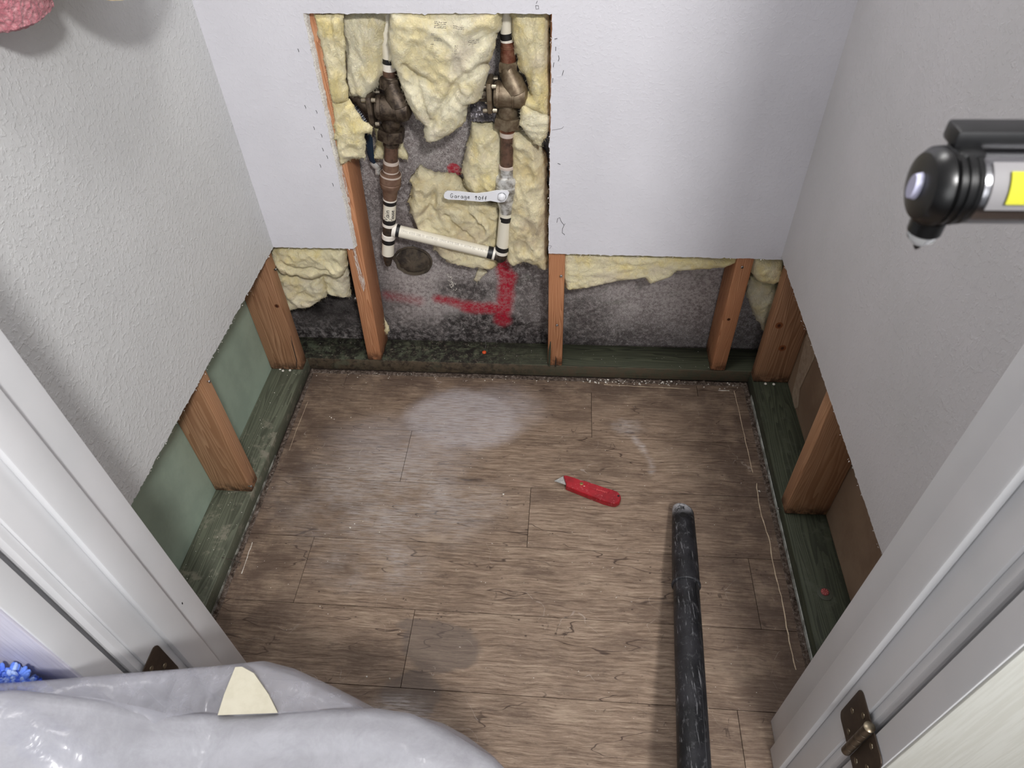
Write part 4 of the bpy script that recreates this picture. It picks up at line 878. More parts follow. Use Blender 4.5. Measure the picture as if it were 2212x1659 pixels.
# white lever of the ball valve
hy = 0.018
def hp_(u, v, y=hy): q = at(u, v, 'y', y); return (q.x, q.z)
poly = [hp_(*q) for q in ((961, 416), (966, 413), (990, 414), (1030, 418.5), (1052, 416), (1072, 412), (1096, 412), (1100, 417), (1096, 427), (1090, 436), (1078, 437.5), (1060, 434), (1040, 436), (1000, 432.5), (968, 431), (960, 428), (958.5, 422))]
bm = bmesh.new(); prism(bm, poly, 'y', hy, hy + 0.003); bmesh.ops.bevel(bm, geom=[e for e in bm.edges if e.is_boundary], offset=.0005, segments=1) if False else None
lever = frombm('lever', bm, M_HANDLE, bvv, smooth=False, label='white lever marked Garage Off')
c = at(1084, 424.5, 'y', hy); bm = bmesh.new(); tube(bm, [c + Vector((0, .034, 0)), c + Vector((0, 0, 0))], [.010, .010], 18); frombm('stem', bm, M_SILVER, bvv)
bm = bmesh.new(); tube(bm, [c, c - Vector((0, .005, 0)), c - Vector((0, .006, 0))], [.0092, .0092, .008], 6, phase=.3); frombm('lever_nut', bm, M_HANDLE, bvv)
bm = bmesh.new(); tube(bm, [c - Vector((0, .005, 0)), c - Vector((0, .009, 0)), c - Vector((0, .0095, 0))], [.0045, .0045, .003], 14); frombm('stem_tip', bm, M_HANDLE, bvv)
bm = bmesh.new()
o0 = at(973, 427, 'y', hy - .0003); ux = (at(1050, 431, 'y', hy - .0003) - o0).normalized(); uz = Vector((-ux.z, 0, ux.x))
lettering(bm, 'Garage', lambda s, t_: o0 + ux * s + uz * t_, 0.0105, 0.0005, 1.15)
o1 = at(1026, 431, 'y', hy - .0003); lettering(bm, '^Off', lambda s, t_: o1 + ux * s + uz * t_, 0.0100, 0.0006, 1.12)
frombm('lettering', bm, M_INK, bvv, smooth=False, label='handwritten words Garage, up arrow, Off')
# blue lever of the hidden valve at the left
bl = thing('valve_lever', A((808, 350), .085), 'dark blue shut-off lever with zinc shank behind the left pipe', 'lever')
bm = bmesh.new(); tube(bm, [A((789, 270), .072), A((796, 300), .072), A((800, 330), .078), A((804, 347), .082), A((809, 352), .084)], [px(8, A((800, 330))), px(9.5, A((800, 330))), px(8, A((800, 330))), px(6.5, A((800, 330))), .004], 14, sq=.5); frombm('grip', bm, M_BLUE, bl)
bm = bmesh.new(); tube(bm, [A((802, 350), .086), A((812, 360), .086), A((818, 366), .09)], [.007, .008, .006], 8, sq=.4); tube(bm, [A((816, 362), .092), A((816, 376), .092)], [.006, .006], 10); frombm('shank', bm, M_SILVER, bl)
# barcode label behind the left bonnet
bm = bmesh.new(); q = [A(z1(*k), .052) for k in ((455, 810), (480, 830), (560, 960), (575, 1010), (545, 975), (470, 880))]; f = bm.faces.new([bm.verts.new(k) for k in q]); r = bmesh.ops.extrude_face_region(bm, geom=[f]); bmesh.ops.translate(bm, vec=(0, .0006, 0), verts=[v for v in r['geom'] if isinstance(v, bmesh.types.BMVert)])
def mat_bar():
    m = M('barcode_label', .5, (180, 184, 190)); p = m.pos(); s = m.sep(m.map(p, rot=(0, -.9, 0))); f = m.step(m.noise(m.comb(s[0], 0, 0), 420, 1, .5), .5, .52); m.set('Base Color', m.mix(f, (44, 48, 60), (186, 190, 198))); return m.m
tag(frombm('barcode_label', bm, mat_bar(), vL, smooth=False))
# crumpled grey foil behind the right valve
vs = []; fs = []; nx, ny = 16, 14
for i in range(nx + 1):
    for j in range(ny + 1):
        u = 1380 + i / nx * 215; v = 790 + j / ny * 180
        if j == ny: v += 10 * noise.noise(Vector((i * .9, 2, 0)))
        p = A(z1(u + (15 - abs(j - 7)) * .6, v), .066); p.y += .010 * noise.noise(Vector((i * .5, j * .5, 3))); vs.append(p)
for i in range(nx):
    for j in range(ny): a_ = i * (ny + 1) + j; fs.append((a_, a_ + 1, a_ + ny + 2, a_ + ny + 1))
o = raw('foil_scrap', vs, fs, simple('dull_grey_foil', (134, 130, 134), .4, .5, nsc=40, col2=(84, 80, 84), bump=.4), smooth=False); o.modifiers.new('thickness', 'SOLIDIFY').thickness = .0008
tag(o, 'crumpled dull grey foil scrap left of the right valve nut', 'foil')
# round mortar plug in the concrete
c = at(893, 562, 'y', YC); bm = bmesh.new(); N = 40; rings = []
for (rr_, yy) in ((.050, .0), (.047, -.004), (.042, .004), (.039, -.001), (.030, -.009), (.018, -.013), (.006, -.014)):
    rings.append([bm.verts.new(c + Vector((math.cos(k * 2 * PI / N) * rr_ * (1 + .10 * noise.noise(Vector((math.cos(k * 2 * PI / N) * 2, math.sin(k * 2 * PI / N) * 2, 1)))), yy - .004 + .003 * noise.noise(Vector((k * .5, rr_ * 100, 2))), math.sin(k * 2 * PI / N) * rr_ * .88))) for k in range(N)])
for i in range(len(rings) - 1):
    for k in range(N): bm.faces.new((rings[i][k], rings[i][(k + 1) % N], rings[i + 1][(k + 1) % N], rings[i + 1][k]))
bm.faces.new(rings[-1])
o = frombm('mortar_plug', bm, simple('dark_mortar', (84, 74, 62), .9, nsc=30, col2=(44, 38, 34), bump=.8, bsc=120), smooth=True); tag(o, 'dark round mortar plug in the concrete below the slanting pipe', 'plug')
# paint flake on the concrete
r = random.Random(6); bm = bmesh.new()
for i in range(46):
    t_ = r.random(); u, v = z2(1070 + t_ * 40 + r.gauss(0, 14), 1110 + t_ * 150); p = at(u, v, 'y', YC - .001); s_ = r.uniform(.001, .0035)
    vsx = [bm.verts.new(p + Vector((r.uniform(-1, 1) * s_, r.uniform(-.001, 0), r.uniform(-1.3, 1.3) * s_))) for _ in range(4)]
    for q in ((0, 1, 2), (0, 2, 3), (0, 3, 1), (1, 3, 2)): bm.faces.new([vsx[k] for k in q])
tag(frombm('plaster_flakes', bm, M_CHIP, smooth=False), 'cluster of white plaster flakes on the concrete above the red spray', 'debris', kind='stuff')

# ---------------------------------------------------------------- marks on the drywall
def marks(name, strokes, y, parent, w=.0007):
    bm = bmesh.new()
    for s_ in strokes: tube(bm, [at(u, v, 'y', y) for u, v in s_], [w] * len(s_), 5)
    return frombm(name, bm, M_INK, parent, smooth=False)
Z = lambda x, y: (1160 + x / 2.963, y / 2.963)
marks('pen_mark', [[Z(127, 1425), Z(132, 1400), Z(145, 1392), Z(155, 1418), Z(172, 1440), Z(180, 1432)], [Z(174, 1440), Z(163, 1465), Z(162, 1492), Z(172, 1497), Z(177, 1504)]], -.0002, wall_back, .0005)
marks('pen_mark', [[Z(112, 250), Z(130, 246)], [Z(120, 300), Z(119, 326)], [Z(137, 355), Z(142, 375), Z(136, 392)], [Z(170, 450), Z(161, 483)], [Z(132, 1046), Z(150, 1052)], [Z(108, 400), Z(104, 430)], [Z(102, 500), Z(98, 530)]], -.0002, wall_back, .0005)
marks('pen_mark', [[Z(95, 833), Z(130, 828), Z(160, 822), Z(171, 810)], [Z(72, 1570), Z(95, 1575), Z(80, 1592)]], -.0001, wall_back, .0003)
ws = []
for (x, y_) in ((15, 400), (70, 850), (160, 890), (140, 1020), (200, 1080), (190, 1320), (290, 1470), (210, 1190), (245, 1250)):
    ws.append([z1(x - 4, y_ - 12), z1(x + 3, y_), z1(x + 6, y_ + 14)])
marks('pen_mark', ws, -.0002, wall_back, .0005)
marks('scuff', [[(1158, 8), (1161, 2)], [(1157, 12), (1163, 12), (1164, 19), (1158, 20), (1157, 12)]], -.0002, wall_back, .0004)

# ---------------------------------------------------------------- door jambs, casing, doors
def jamb(n, s, X):          # s = +1: jamb on the left (faces +x); -1: on the right (faces -x)
    root = thing('trim_%d' % n, (X, -0.91, 0), None, None, kind='structure')
    def bx(name, x0, x1, y0, y1, z0, z1__, bev=.0015, m_=M_TRIM): 
        a, b = sorted((X - s * x0, X - s * x1)); return box(name, a, b, y0, y1, z0, z1__, m_, root, bev)
    bx('corner_trim', -.001, .030, -.891, -.846, 0.0, 2.05, .002)
    bx('jamb', 0.0, .019, -.973, -.891, 0.0, 2.05, .001)
    bx('door_stop', -.011, .0, -.934, -.893, 0.0, 2.05, .003)
    # stepped casing on the room side
    bm = bmesh.new(); pr = [(.005, -.9735), (.005, -.983), (.009, -.9875), (.013, -.9875), (.016, -.984), (.022, -.984), (.028, -.988), (.052, -.990), (.058, -.986), (.062, -.9735)]
    prism(bm, [(X - s * a, b) for a, b in pr], 'z', 0, 2.1); frombm('casing', bm, M_TRIM, root, smooth=False)
    return root
j1 = jamb(1, 1, JL); j2 = jamb(2, -1, JR)
def door(n, s, X, skin):
    root = thing('door_%d' % n, (X, -1.018, 0.012), None, None, kind='structure')
    a, b = sorted((X - s * .001, X - s * .762)); y0, y1 = -1.036, -.999
    box('door_slab', a, b, y0 + .003, y1, .012, 2.03, M_TRIM, root, .0015)
    a2, b2 = sorted((X - s * .003, X - s * .760)); box('door_skin', a2, b2, y0, y0 + .0035, .012, 2.03, skin, root, .0012, label='embossed door face')
    return root
d1 = door(1, 1, JL, M_DOOR_L); d2 = door(2, -1, JR, M_DOOR)
def hinge(s, X, z0, z1__, label):
    root = thing('door_hinge', (X, -.992, z0), label, 'hinge')
    def leaf(name, ya, yb, free):       # rounded corners on the free side
        r = .010; P = []
        def arc(cy, cz, a0):
            for k in range(5): t = a0 + k * PI / 8; P.append((cy + math.cos(t) * r, cz + math.sin(t) * r))
        if free == 'hi': P.append((ya, z0)); arc(yb - r, z0 + r, -PI / 2); arc(yb - r, z1__ - r, 0); P.append((ya, z1__))
        else: P.append((yb, z1__)); arc(ya + r, z1__ - r, PI / 2); arc(ya + r, z0 + r, PI); P.append((yb, z0))
        bm = bmesh.new(); x0, x1 = sorted((X, X + s * .0016)); prism(bm, P, 'x', x0, x1); lf = frombm(name, bm, M_HINGE, root, smooth=False)
        hz = z1__ - z0; cy = (ya + yb) / 2
        for (dy, f_) in ((-.008, .82), (.008, .5), (-.008, .18)):
            c = Vector((X + s * .0016, cy + dy * (1 if free == 'hi' else -1), z0 + hz * f_)); bm = bmesh.new(); tube(bm, [c, c + Vector((s * .0007, 0, 0)), c + Vector((s * .0010, 0, 0))], [.0042, .0040, .0022], 14); frombm('screw', bm, M_PIN, lf)
    leaf('hinge_leaf', -.986, -.944, 'hi'); leaf('hinge_leaf', -1.034, -.998, 'lo')
    c = Vector((X + s * .005, -.992, 0)); hz = (z1__ - z0) / 5
    for k in range(5):
        bm = bmesh.new(); a = z0 + k * hz + .0003; b = z0 + (k + 1) * hz - .0003; tube(bm, [c + Vector((0, 0, a)), c + Vector((0, 0, a + .0005)), c + Vector((0, 0, b - .0005)), c + Vector((0, 0, b))], [.0058, .0062, .0062, .0058], 18); frombm('knuckle', bm, simple('hinge_knuckle', (92, 80, 66), .35, .6, nsc=60, col2=(70, 60, 50)) if k == 0 else bpy.data.materials['hinge_knuckle'], root)
    bm = bmesh.new(); tube(bm, [c + Vector((0, 0, z1__)), c + Vector((0, 0, z1__ + .0015)), c + Vector((0, 0, z1__ + .003))], [.0066, .0068, .0045], 18); frombm('hinge_pin', bm, M_PIN, root)
hinge(-1, JR, .321, .411, 'dark bronze hinge with worn pin on the right door jamb'); hinge(1, JL, .321, .411, 'dark bronze hinge at the plastic sheet on the left door jamb')
# dark specks on the jamb paint
bm = bmesh.new()
for (u, v, X) in ((394, 1305, JL + .001), (1833, 1486, JR)):
    q = at(u, v, 'x', X); tube(bm, [q, q + Vector((0, .001, .003))], .001, 5)
frombm('paint_nick', bm, M_INK, j1, smooth=False)

# ---------------------------------------------------------------- utility knife
kz = .016
def kn(u, v, z=kz): q = at(u, v, 'z', z); return Vector((q.x, q.y))
c0 = kn(1222, 1035, .01); knife = thing('utility_knife', (kn(1275, 1055).x, kn(1275, 1055).y, 0), 'red fixed-blade utility knife lying on the floor', 'knife')
KO = lambda x, y: (1150 + x / 4.88, 980 + y / 4.88)
out = [(328, 232), (345, 226), (430, 248), (500, 275), (560, 285), (700, 335), (860, 385), (905, 405), (932, 440), (936, 470), (920, 505), (885, 522), (850, 522), (760, 500), (600, 440), (440, 375), (365, 345), (352, 338), (356, 322), (340, 270)]
P = [kn(*KO(*q)) for q in out]; bm = bmesh.new(); cen = sum(P, Vector((0, 0))) / len(P); lay = []
for (z, s_) in ((.0005, .93), (.003, 1.0), (.0125, 1.0), (.0152, .955), (.0160, .88)):
    lay.append([bm.verts.new((cen.x + (p.x - cen.x) * (1 - (1 - s_) * .35) if False else (p + ((cen - p).normalized() * (1 - s_) * .014)).x, (p + ((cen - p).normalized() * (1 - s_) * .014)).y, z)) for p in P])
n = len(P)
for i in range(len(lay) - 1):
    for k in range(n): bm.faces.new((lay[i][k], lay[i][(k + 1) % n], lay[i + 1][(k + 1) % n], lay[i + 1][k]))
f1 = bm.faces.new(lay[0][::-1]); f2 = bm.faces.new(lay[-1]); bmesh.ops.triangulate(bm, faces=[f1, f2]); frombm('handle', bm, M_RED, knife)
bl_ = [kn(*KO(*q), .008) for q in ((230, 290), (322, 240), (345, 250), (372, 340), (350, 330))]; bm = bmesh.new(); prism(bm, [(p.x, p.y) for p in bl_], 'z', .0078, .0088); frombm('blade', bm, simple('knife_blade', (176, 178, 176), .35, .6, nsc=150, col2=(200, 200, 198)), knife, smooth=False)
c = kn(*KO(518, 317), kz); bm = bmesh.new(); tube(bm, [(c.x, c.y, .0158), (c.x, c.y, .0166), (c.x, c.y, .0169)], [.0042, .0040, .0028], 16); sc_ = frombm('screw', bm, simple('brass_screw', (168, 150, 96), .35, .8), knife)
bm = bmesh.new(); bbox(bm, c.x - .003, c.x + .003, c.y - .0005, c.y + .0005, .0166, .0171); frombm('slot', bm, M_INK, sc_, smooth=False)
bm = bmesh.new(); rec = [(565, 330), (595, 305), (700, 340), (800, 375), (815, 400), (800, 415), (700, 395), (600, 365)]; pp = [kn(*KO(*q)) for q in rec]
tube(bm, [Vector((p.x, p.y, .0160)) for p in pp + [pp[0]]], .0007, 6); frombm('raised_border', bm, M_RED, knife)
bm = bmesh.new(); r = random.Random(3)
for i in range(8):
    u0 = 680 + i * 14; p = kn(*KO(u0, 372 + i * 4)); q = kn(*KO(u0 + r.uniform(-6, 8), 388 + i * 4)); tube(bm, [Vector((p.x, p.y, .0160)), Vector((q.x, q.y, .0160))], .0006, 5)
    p = kn(*KO(u0, 380 + i * 4)); q = kn(*KO(u0 + 9, 378 + i * 4)); tube(bm, [Vector((p.x, p.y, .0160)), Vector((q.x, q.y, .0160))], .0005, 5)
frombm('embossing', bm, simple('worn_red', (216, 96, 96), .4), knife)
bm = bmesh.new(); p = kn(*KO(908, 445)); tube(bm, [(p.x, p.y, .0135), (p.x, p.y, .0161)], [.0028, .0028], 12); frombm('hanging_hole', bm, M_INK, knife)
bm = bmesh.new(); p = kn(*KO(547, 345)); tube(bm, [(p.x, p.y, .0159), (p.x, p.y + .001, .0166)], [.0024, .0014], 8); frombm('paint_spot', bm, M_CHIP, knife)

# ---------------------------------------------------------------- vacuum wand
wand = thing('vacuum_wand', at(1478, 1110, 'z', 0), 'dusty black vacuum wand with round nozzle resting on the floor', 'vacuum')
w0 = at(1475, 1103, 'z', .024); w1 = at(1485, 1268, 'z', .060); w2 = at(1497, 1600, 'z', .125); wdir = (w2 - w0).normalized()
def wp(t): return w0 + wdir * t
tj = (w1 - w0).dot(wdir); r0 = .0238; r1 = .0268
bm = bmesh.new(); N = 28; uu = (Vector((0, 0, 1)) - wdir * wdir.z).normalized(); vv = wdir.cross(uu); rings = []
for (t_, r_, cut) in ((-.004, r0 * .78, .5), (-.001, r0 * .92, .8), (.004, r0 * .985, 1), (.016, r0, 1), (.05, r0 * 1.03, 1), (.12, r0 * 1.10, 1), (tj, r1, 1), (tj + .002, r1, 1)):
    rings.append([bm.verts.new(wp(t_) + wdir * (.012 * (1 - cut) * 2 * (0 if True else 1) + (-.006 * math.sin(2 * PI * k / N) if t_ < .01 else 0)) + (uu * math.cos(2 * PI * k / N) * (.92 if t_ < .1 else .97) + vv * math.sin(2 * PI * k / N)) * r_) for k in range(N)])
for i in range(len(rings) - 1):
    for k in range(N): bm.faces.new((rings[i][k], rings[i][(k + 1) % N], rings[i + 1][(k + 1) % N], rings[i + 1][k]))
bm.faces.new(rings[0]); bm.faces.new(rings[-1]); noz = frombm('nozzle', bm, M_WAND, wand)
hc = at(1476, 1112, 'z', .045); hn = (CP - hc).normalized()
tree = BVHTree.FromPolygons([wloc(noz) + v.co for v in noz.data.vertices], [tuple(p.vertices) for p in noz.data.polygons]); hit = tree.ray_cast(CP, (hc - CP).normalized())
if hit[0]: 
    bm = bmesh.new(); c = hit[0]; nn_ = hit[1]; 
    if nn_.dot(hn) < 0: nn_ = -nn_
    tube(bm, [c - nn_ * .004, c + nn_ * .0005], [.0075, .0072], 16); frombm('air_hole', bm, simple('dark_hole', (6, 6, 7), .9), noz)
bm = bmesh.new(); tube(bm, [wp(tj - .003), wp(tj - .0015), wp(tj + .0015), wp(tj + .003)], [r1, r1 + .0016, r1 + .0016, r1 * .98], 32); frombm('collar_ring', bm, M_WAND, wand)
bm = bmesh.new(); tube(bm, [wp(tj), wp(tj + .004), wp(tj + .1), wp(.66)], [r1 * .93, r1 * .92, r1 * .95, r1 * .98], 32); tb = frombm('tube', bm, M_WAND, wand)
bm = bmesh.new(); sdv = (uu * .80 - vv * .0 + wdir.cross(uu) * (.60 if wdir.cross(uu).x > 0 else -.60)).normalized(); tube(bm, [wp(tj + .004) + sdv * r1 * .93, wp(.66) + sdv * r1 * .97], .0009, 6); frombm('seam', bm, M_WAND, tb)

# ---------------------------------------------------------------- flashlight clipped to the door jamb
fx0 = at(2004, 402, 'y', -1.009); fa = Vector((1, 0.012, -.002)).normalized(); RF = .0168
fx0.z = at(2004, 402, 'y', -1.009).z
fl_ = thing('flashlight', (1.06, fx0.y, fx0.z), 'black and chrome work flashlight with yellow light strip near the right jamb', 'flashlight')
def fp(t, dy=0, dz=0): return fx0 + fa * t + Vector((0, dy, dz))
def lath(name, prof, mat, par, n=36, lab=None):
    bm = bmesh.new(); tube(bm, [fp(t) for t, _ in prof], [r for _, r in prof], n); return frombm(name, bm, mat, par, label=lab)
M_CHR = simple('chrome', (150, 150, 154), .22, 1.0); M_RUB = simple('black_rubber', (9, 9, 10), .32)
cap = lath('end_cap', [(-0.0045, 0.01), (-0.0035, 0.015), (0, 0.0178), (0.0035, 0.0182), (0.00455, 0.017), (0.00525, 0.0165), (0.00595, 0.0176), (0.0077, 0.0176), (0.0084, 0.0165), (0.0091, 0.0165), (0.0098, 0.0176), (0.0119, 0.0176), (0.0126, 0.0165), (0.0133, 0.0165), (0.014, 0.0172), (0.0161, 0.017)], M_RUB, fl_)
bm = bmesh.new(); tube(bm, [fp(-.0075), fp(-.003)], [.006, .0075], 20, sq=.6); frombm('lens', bm, simple('frosted_lens', (190, 190, 215), .15), cap)
lath('body', [(.0155, .0160), (.019, .0168), (.20, .0168), (.205, .0175)], M_CHR, fl_, lab='chrome body')
toc = (CP - fp(.06)); toc = (toc - fa * toc.dot(fa)).normalized(); sdn = fa.cross(toc)
bm = bmesh.new()
def strip(bm, t0, t1, a0, a1, r, th=.0015, n=8):
    A_ = []; 
    for t in (t0, t1):
        for rr in (r, r + th):
            A_.append([bm.verts.new(fp(t) + (toc * math.cos(a0 + (a1 - a0) * k / n) + sdn * math.sin(a0 + (a1 - a0) * k / n)) * rr) for k in range(n + 1)])
    for k in range(n):
        bm.faces.new((A_[1][k], A_[1][k + 1], A_[3][k + 1], A_[3][k])); bm.faces.new((A_[0][k], A_[2][k], A_[2][k + 1], A_[0][k + 1]))
        bm.faces.new((A_[0][k], A_[0][k + 1], A_[1][k + 1], A_[1][k])); bm.faces.new((A_[2][k], A_[3][k], A_[3][k + 1], A_[2][k + 1]))
    bm.faces.new((A_[0][0], A_[1][0], A_[3][0], A_[2][0])); bm.faces.new((A_[0][n], A_[2][n], A_[3][n], A_[1][n]))
sg = 1 if sdn.z > 0 else -1
strip(bm, .019, .19, -.62, .62, .0166, .0011); frombm('lamp_panel', bm, simple('white_lamp_panel', (128, 126, 128), .6), fl_)
bm = bmesh.new(); strip(bm, .0258, .175, -.34, .42, .0180, .0010); frombm('light_strip', bm, simple('yellow_phosphor', (186, 184, 60), .7, spec=.1), fl_, label='yellow light strip')
bm = bmesh.new(); up = Vector((0, 0, 1)); y_ = fx0.y
bbox(bm, fx0.x + .0045, fx0.x + .185, y_ + .002, y_ + .016, fx0.z + .0165, fx0.z + .0255, .002); arm = frombm('clip_bar', bm, M_BLACK, fl_)
bm = bmesh.new(); bbox(bm, fx0.x + .006, fx0.x + .018, y_ - .004, y_ + .012, fx0.z + .008, fx0.z + .018, .002); frombm('clip_foot', bm, M_BLACK, arm)
ex = JR - .0012; bm = bmesh.new(); tube(bm, [fp(.203), Vector((ex - .004, fp(.2).y, fp(.2).z)), Vector((ex, fp(.2).y, fp(.2).z))], [.0175, .0175, .0165], 28); frombm('magnet_base', bm, M_RUB, fl_)
t = .0075; bm = bmesh.new(); dn = Vector((.0, 0, -1)); c = fp(t) + dn * .0165; tube(bm, [c, c + dn * .0075, c + dn * .0080], [.0080, .0078, .0072], 20); nb = frombm('tip_holder', bm, M_RUB, fl_)
def mat_glass():
    m = M('clear_plastic', .08, (235, 238, 238), .5); m.set('Transmission Weight', .9); m.set('IOR', 1.25); return m.m
bm = bmesh.new(); c2 = c + dn * .0080; tube(bm, [c2, c2 + dn * .003, c2 + dn * .0062, c2 + dn * .008], [.0070, .0066, .0036, .0015], 20); tp_ = frombm('glass_breaker_tip', bm, mat_glass(), nb)
bm = bmesh.new(); tube(bm, [c2 + dn * .0065, c2 + dn * .0085, c2 + dn * .0105], [.0022, .0018, .0002], 12); frombm('point', bm, M_BLACK, tp_)

# ---------------------------------------------------------------- pink plush on the left wall, and a hat added for its shadow
def mat_plush(name, c1, c2, sc=160):
    m = M(name, .95, c1, .1); p = m.pos(); n = m.vor(m.warp(p, 80, .006), sc); m.set('Base Color', m.mix(m.step(n, .1, .6), c1, c2)); m.bump(m.math('ADD', n, m.noise(p, 400, 3, .7)), .9, .003); m.set('Sheen Weight', .4); return m.m
def blobmesh(name, c, r, mat, parent=None, amp=.0018, fr=160, sub=5, sqr=0.0):
    bm = bmesh.new(); bmesh.ops.create_icosphere(bm, subdivisions=sub, radius=1)
    for v in bm.verts:
        d = v.co.normalized(); k = 1.0
        if sqr: mxx = max(abs(d.x), abs(d.y), abs(d.z)); k = 1 + sqr * (1 / mxx - 1)
        q = Vector((d.x * r[0], d.y * r[1], d.z * r[2])) * k + Vector(c); q += d * (noise.noise(q * fr) * amp + noise.noise(q * fr * 2.5) * amp * .5); v.co = q
    return frombm(name, bm, mat, parent)
pc = at(20, -25, 'x', .032)
tag(blobmesh('plush_toy', (.033, pc.y - .012, pc.z + .012), (.031, .050, .050), mat_plush('pink_plush', (214, 150, 156), (186, 112, 122)), sqr=.5, sub=6), 'pink fluffy plush hanging on the left wall at the top corner', 'plush')

# unseen hat shape, added to cast the round shadow on the left wall
hat = thing('shadow_caster_hat', (.07, -.33, 1.20), 'unseen round straw hat added above the plush toy to shade the left wall', 'hat')
hx = Vector((.075, -.335, 1.212)); hn_ = Vector((.985, -.05, .15)).normalized(); MH = simple('pale_straw', (206, 190, 158), .8, nsc=120, col2=(180, 160, 126), bump=.4)
bm = bmesh.new(); tube(bm, [hx, hx + hn_ * .003, hx + hn_ * .004], [.172, .174, .10], 48); frombm('brim', bm, MH, hat)
bm = bmesh.new(); tube(bm, [hx, hx + hn_ * .03, hx + hn_ * .07, hx + hn_ * .085, hx + hn_ * .09], [.098, .095, .085, .06, .01], 36); frombm('crown', bm, MH, hat)
bm = bmesh.new(); tube(bm, [hx + hn_ * .003, hx + hn_ * .025], [.100, .0975], 36); frombm('band', bm, M_BLUE, hat)

# ---------------------------------------------------------------- blue chenille mat, rolled and standing by the left door
bc = CP + (CM @ Vector(((10 - 1106) / F, -(1470 - 829.5) / F, -1))) * .755
mat_ = thing('bath_mat', (bc.x, -1.074, 0), 'blue chenille bath mat rolled up beside the left door', 'mat')
topz = bc.z; MB = simple('blue_chenille', (112, 148, 238), .85, spec=.15, nsc=60, col2=(80, 112, 222), thr=(.42, .6)); MB2 = simple('pale_blue_chenille', (178, 202, 248), .85, spec=.15, nsc=60, col2=(120, 150, 232))
bm = bmesh.new(); tube(bm, [(bc.x, -1.074, .0), (bc.x, -1.074, topz - .004)], [.028, .028], 28); frombm('mat_core', bm, MB, mat_)
r = random.Random(12)
for gi, mm in enumerate((MB, MB2)):
    bm = bmesh.new()
    for i in range(260):
        if i < 190: ang = r.uniform(0, 2 * PI); zz = topz - r.random() ** 1.5 * .28; c = Vector((bc.x + math.cos(ang) * .027, -1.074 + math.sin(ang) * .027, zz)); d = Vector((math.cos(ang), math.sin(ang), r.uniform(-.3, .8))).normalized()
        else: ang = r.uniform(0, 2 * PI); q = math.sqrt(r.random()) * .027; c = Vector((bc.x + math.cos(ang) * q, -1.074 + math.sin(ang) * q, topz - .006)); d = Vector((r.uniform(-.5, .5), r.uniform(-.5, .5), 1)).normalized()
        tube(bm, [c, c + d * .003, c + d * .007, c + d * .009], [.0022, .0028, .0026, .0010], 7)
    tag(frombm('chenille_pile', bm, mm, mat_), kind='stuff')

# ---------------------------------------------------------------- plastic bag of debris in the doorway
def loft(name, ridge, ylean, prof, seed, mat, parent, amp=.006, thick=.0006, n=150):
    # ridge: list of 3-D points; prof: list of (forward y, drop z) measured from the ridge
    R_ = []; tot = 0; seg = []
    for a, b in zip(ridge, ridge[1:]): seg.append((b - a).length)
    T_ = sum(seg)
    for i in range(n + 1):
        s_ = T_ * i / n; k = 0
        while k < len(seg) - 1 and s_ > seg[k]: s_ -= seg[k]; k += 1
        R_.append(ridge[k].lerp(ridge[k + 1], s_ / seg[k]))
    vs = []; fs = []; m_ = len(prof)
    for i, p in enumerate(R_):
        for j, (fy, dz) in enumerate(prof):
            q = p + Vector((0, fy, dz)); k = min(1, (abs(fy) + abs(dz)) / .03)
            w_ = Vector((q.x * 3.2, q.y * 15, q.z * 12 + seed)); wv = noise.noise_vector(w_ * 1.3) * .5
            h = (1 - abs(noise.noise((w_ + wv) * 1.6)) * 2) * amp * 1.5 + (1 - abs(noise.noise((w_ + wv) * 4.1)) * 2) * amp * .6
            q += Vector((0, -.3, .9)) * h * k
            q.z = max(q.z, .002); vs.append(q)
    for i in range(n):
        for j in range(m_ - 1): a = i * m_ + j; fs.append((a, a + m_, a + m_ + 1, a + 1))
    o = raw(name, vs, fs, mat, parent, smooth=True); md = o.modifiers.new('thickness', 'SOLIDIFY'); md.thickness = thick; return o
def rg(pts): return [CP + (CM @ Vector(((u - 1106) / F, -(v - 829.5) / F, -1))) * k for u, v, k in pts]
bag = thing('plastic_bag', (.25, -1.25, 0), 'translucent plastic debris bag bulging in the doorway at the lower left', 'bag')
prof = [(.02, -.50)] + [(.035, -.20), (.03, -.08), (.018, -.025), (.006, -.004), (0, 0)] + [(-.01 * i, .002 * i - .00045 * i * i) for i in range(1, 22)] + [(-.24, -.25), (-.25, -.50)]
ridgeB = rg([(-260, 1530, .66), (0, 1512, .68), (200, 1532, .71), (330, 1562, .74), (470, 1562, .77), (640, 1556, .765), (800, 1550, .76), (880, 1562, .755), (960, 1600, .75), (1060, 1660, .74), (1110, 1710, .735), (1160, 1900, .72)])
loft('bag_body', ridgeB, 0, prof, 3, M_POLY, bag, .007)
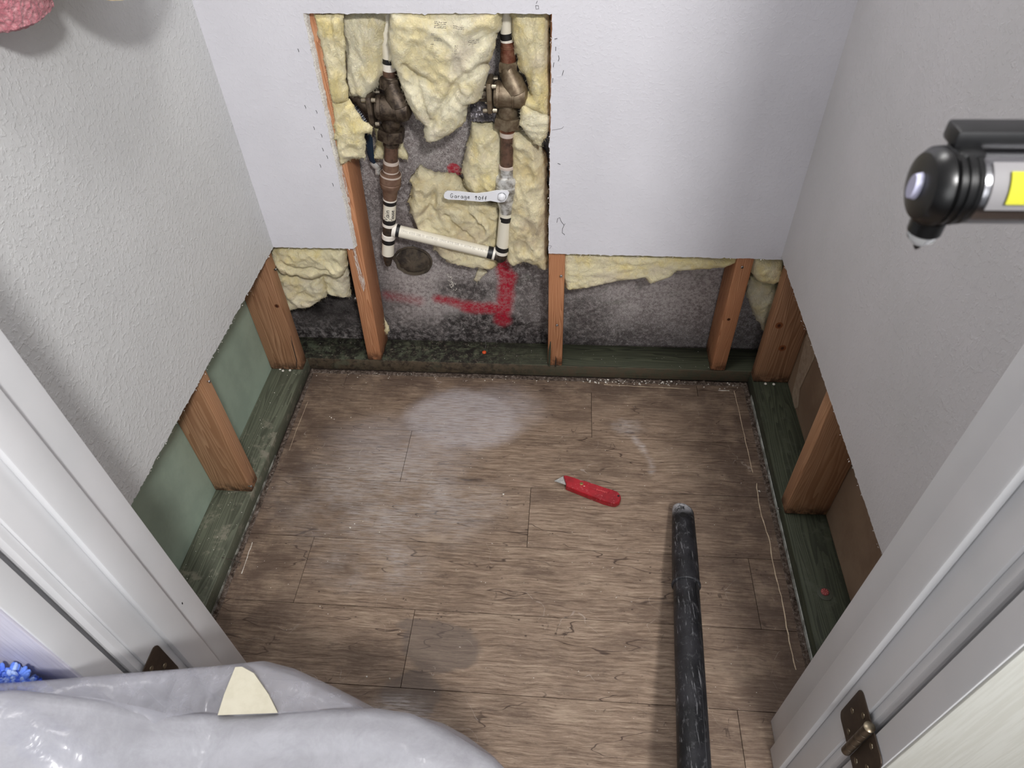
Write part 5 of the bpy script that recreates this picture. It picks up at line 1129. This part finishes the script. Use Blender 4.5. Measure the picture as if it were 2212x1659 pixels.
prof2 = [(.03, -.34), (.035, -.12), (.02, -.035), (.006, -.006), (0, 0)] + [(-.01 * i, -.0022 * i) for i in range(1, 12)]
ridgeA = rg([(-260, 1500, .68), (0, 1488, .70), (180, 1472, .73), (370, 1456, .77), (470, 1446, .815), (540, 1438, .81), (610, 1456, .81), (700, 1497, .80), (790, 1545, .795), (900, 1600, .79), (1000, 1700, .78)])
loft('bag_flap', ridgeA, 0, prof2, 9, M_POLY2, bag, .004)
ridgeC = rg([(780, 1552, .775), (870, 1560, .775), (945, 1580, .775), (1000, 1610, .77), (1060, 1655, .765), (1100, 1700, .76)])
loft('bag_fold', ridgeC, 0, prof2, 15, M_POLY2, bag, .003, n=60)
tri = rg([(508, 1441, .79), (522, 1440, .79), (548, 1454, .787), (580, 1500, .78), (600, 1540, .77), (470, 1545, .77), (484, 1500, .78)])
bm = bmesh.new(); f = bm.faces.new([bm.verts.new(p) for p in tri]); bmesh.ops.triangulate(bm, faces=[f]); r_ = bmesh.ops.extrude_face_region(bm, geom=bm.faces[:]); bmesh.ops.translate(bm, vec=(-.008, .008, -.022), verts=[v for v in r_['geom'] if isinstance(v, bmesh.types.BMVert)])
tag(frombm('foam_offcut', bm, M_CREAM, smooth=False), 'cream foam offcut poking up inside the plastic bag', 'offcut')
# rubble that fills the bag
bm = bmesh.new(); r = random.Random(2)
vs = []; fs = []; nx = 40; ny = 16
for i in range(nx + 1):
    for j in range(ny + 1):
        x = .06 + i / nx * .48; yv = -1.40 + j / ny * .33; e = min(1, min(i, nx - i, j * 1.3, (ny - j) * 1.3) / 5); z = (.40 - .10 * max(0, (x - .35) / .2)) * math.sqrt(e) + .02 * noise.noise(Vector((x * 22, yv * 22, 1))) * e
        vs.append((x, yv, max(.002, z)))
for i in range(nx):
    for j in range(ny): a = i * (ny + 1) + j; fs.append((a, a + ny + 1, a + ny + 2, a + 1))
o = raw('drywall_rubble', vs, fs, simple('rubble_white', (214, 213, 214), .9, spec=.1, nsc=12, col2=(190, 188, 188), bump=.5), smooth=False); tag(o, 'pale drywall rubble heaped inside the plastic bag', 'debris', kind='stuff')
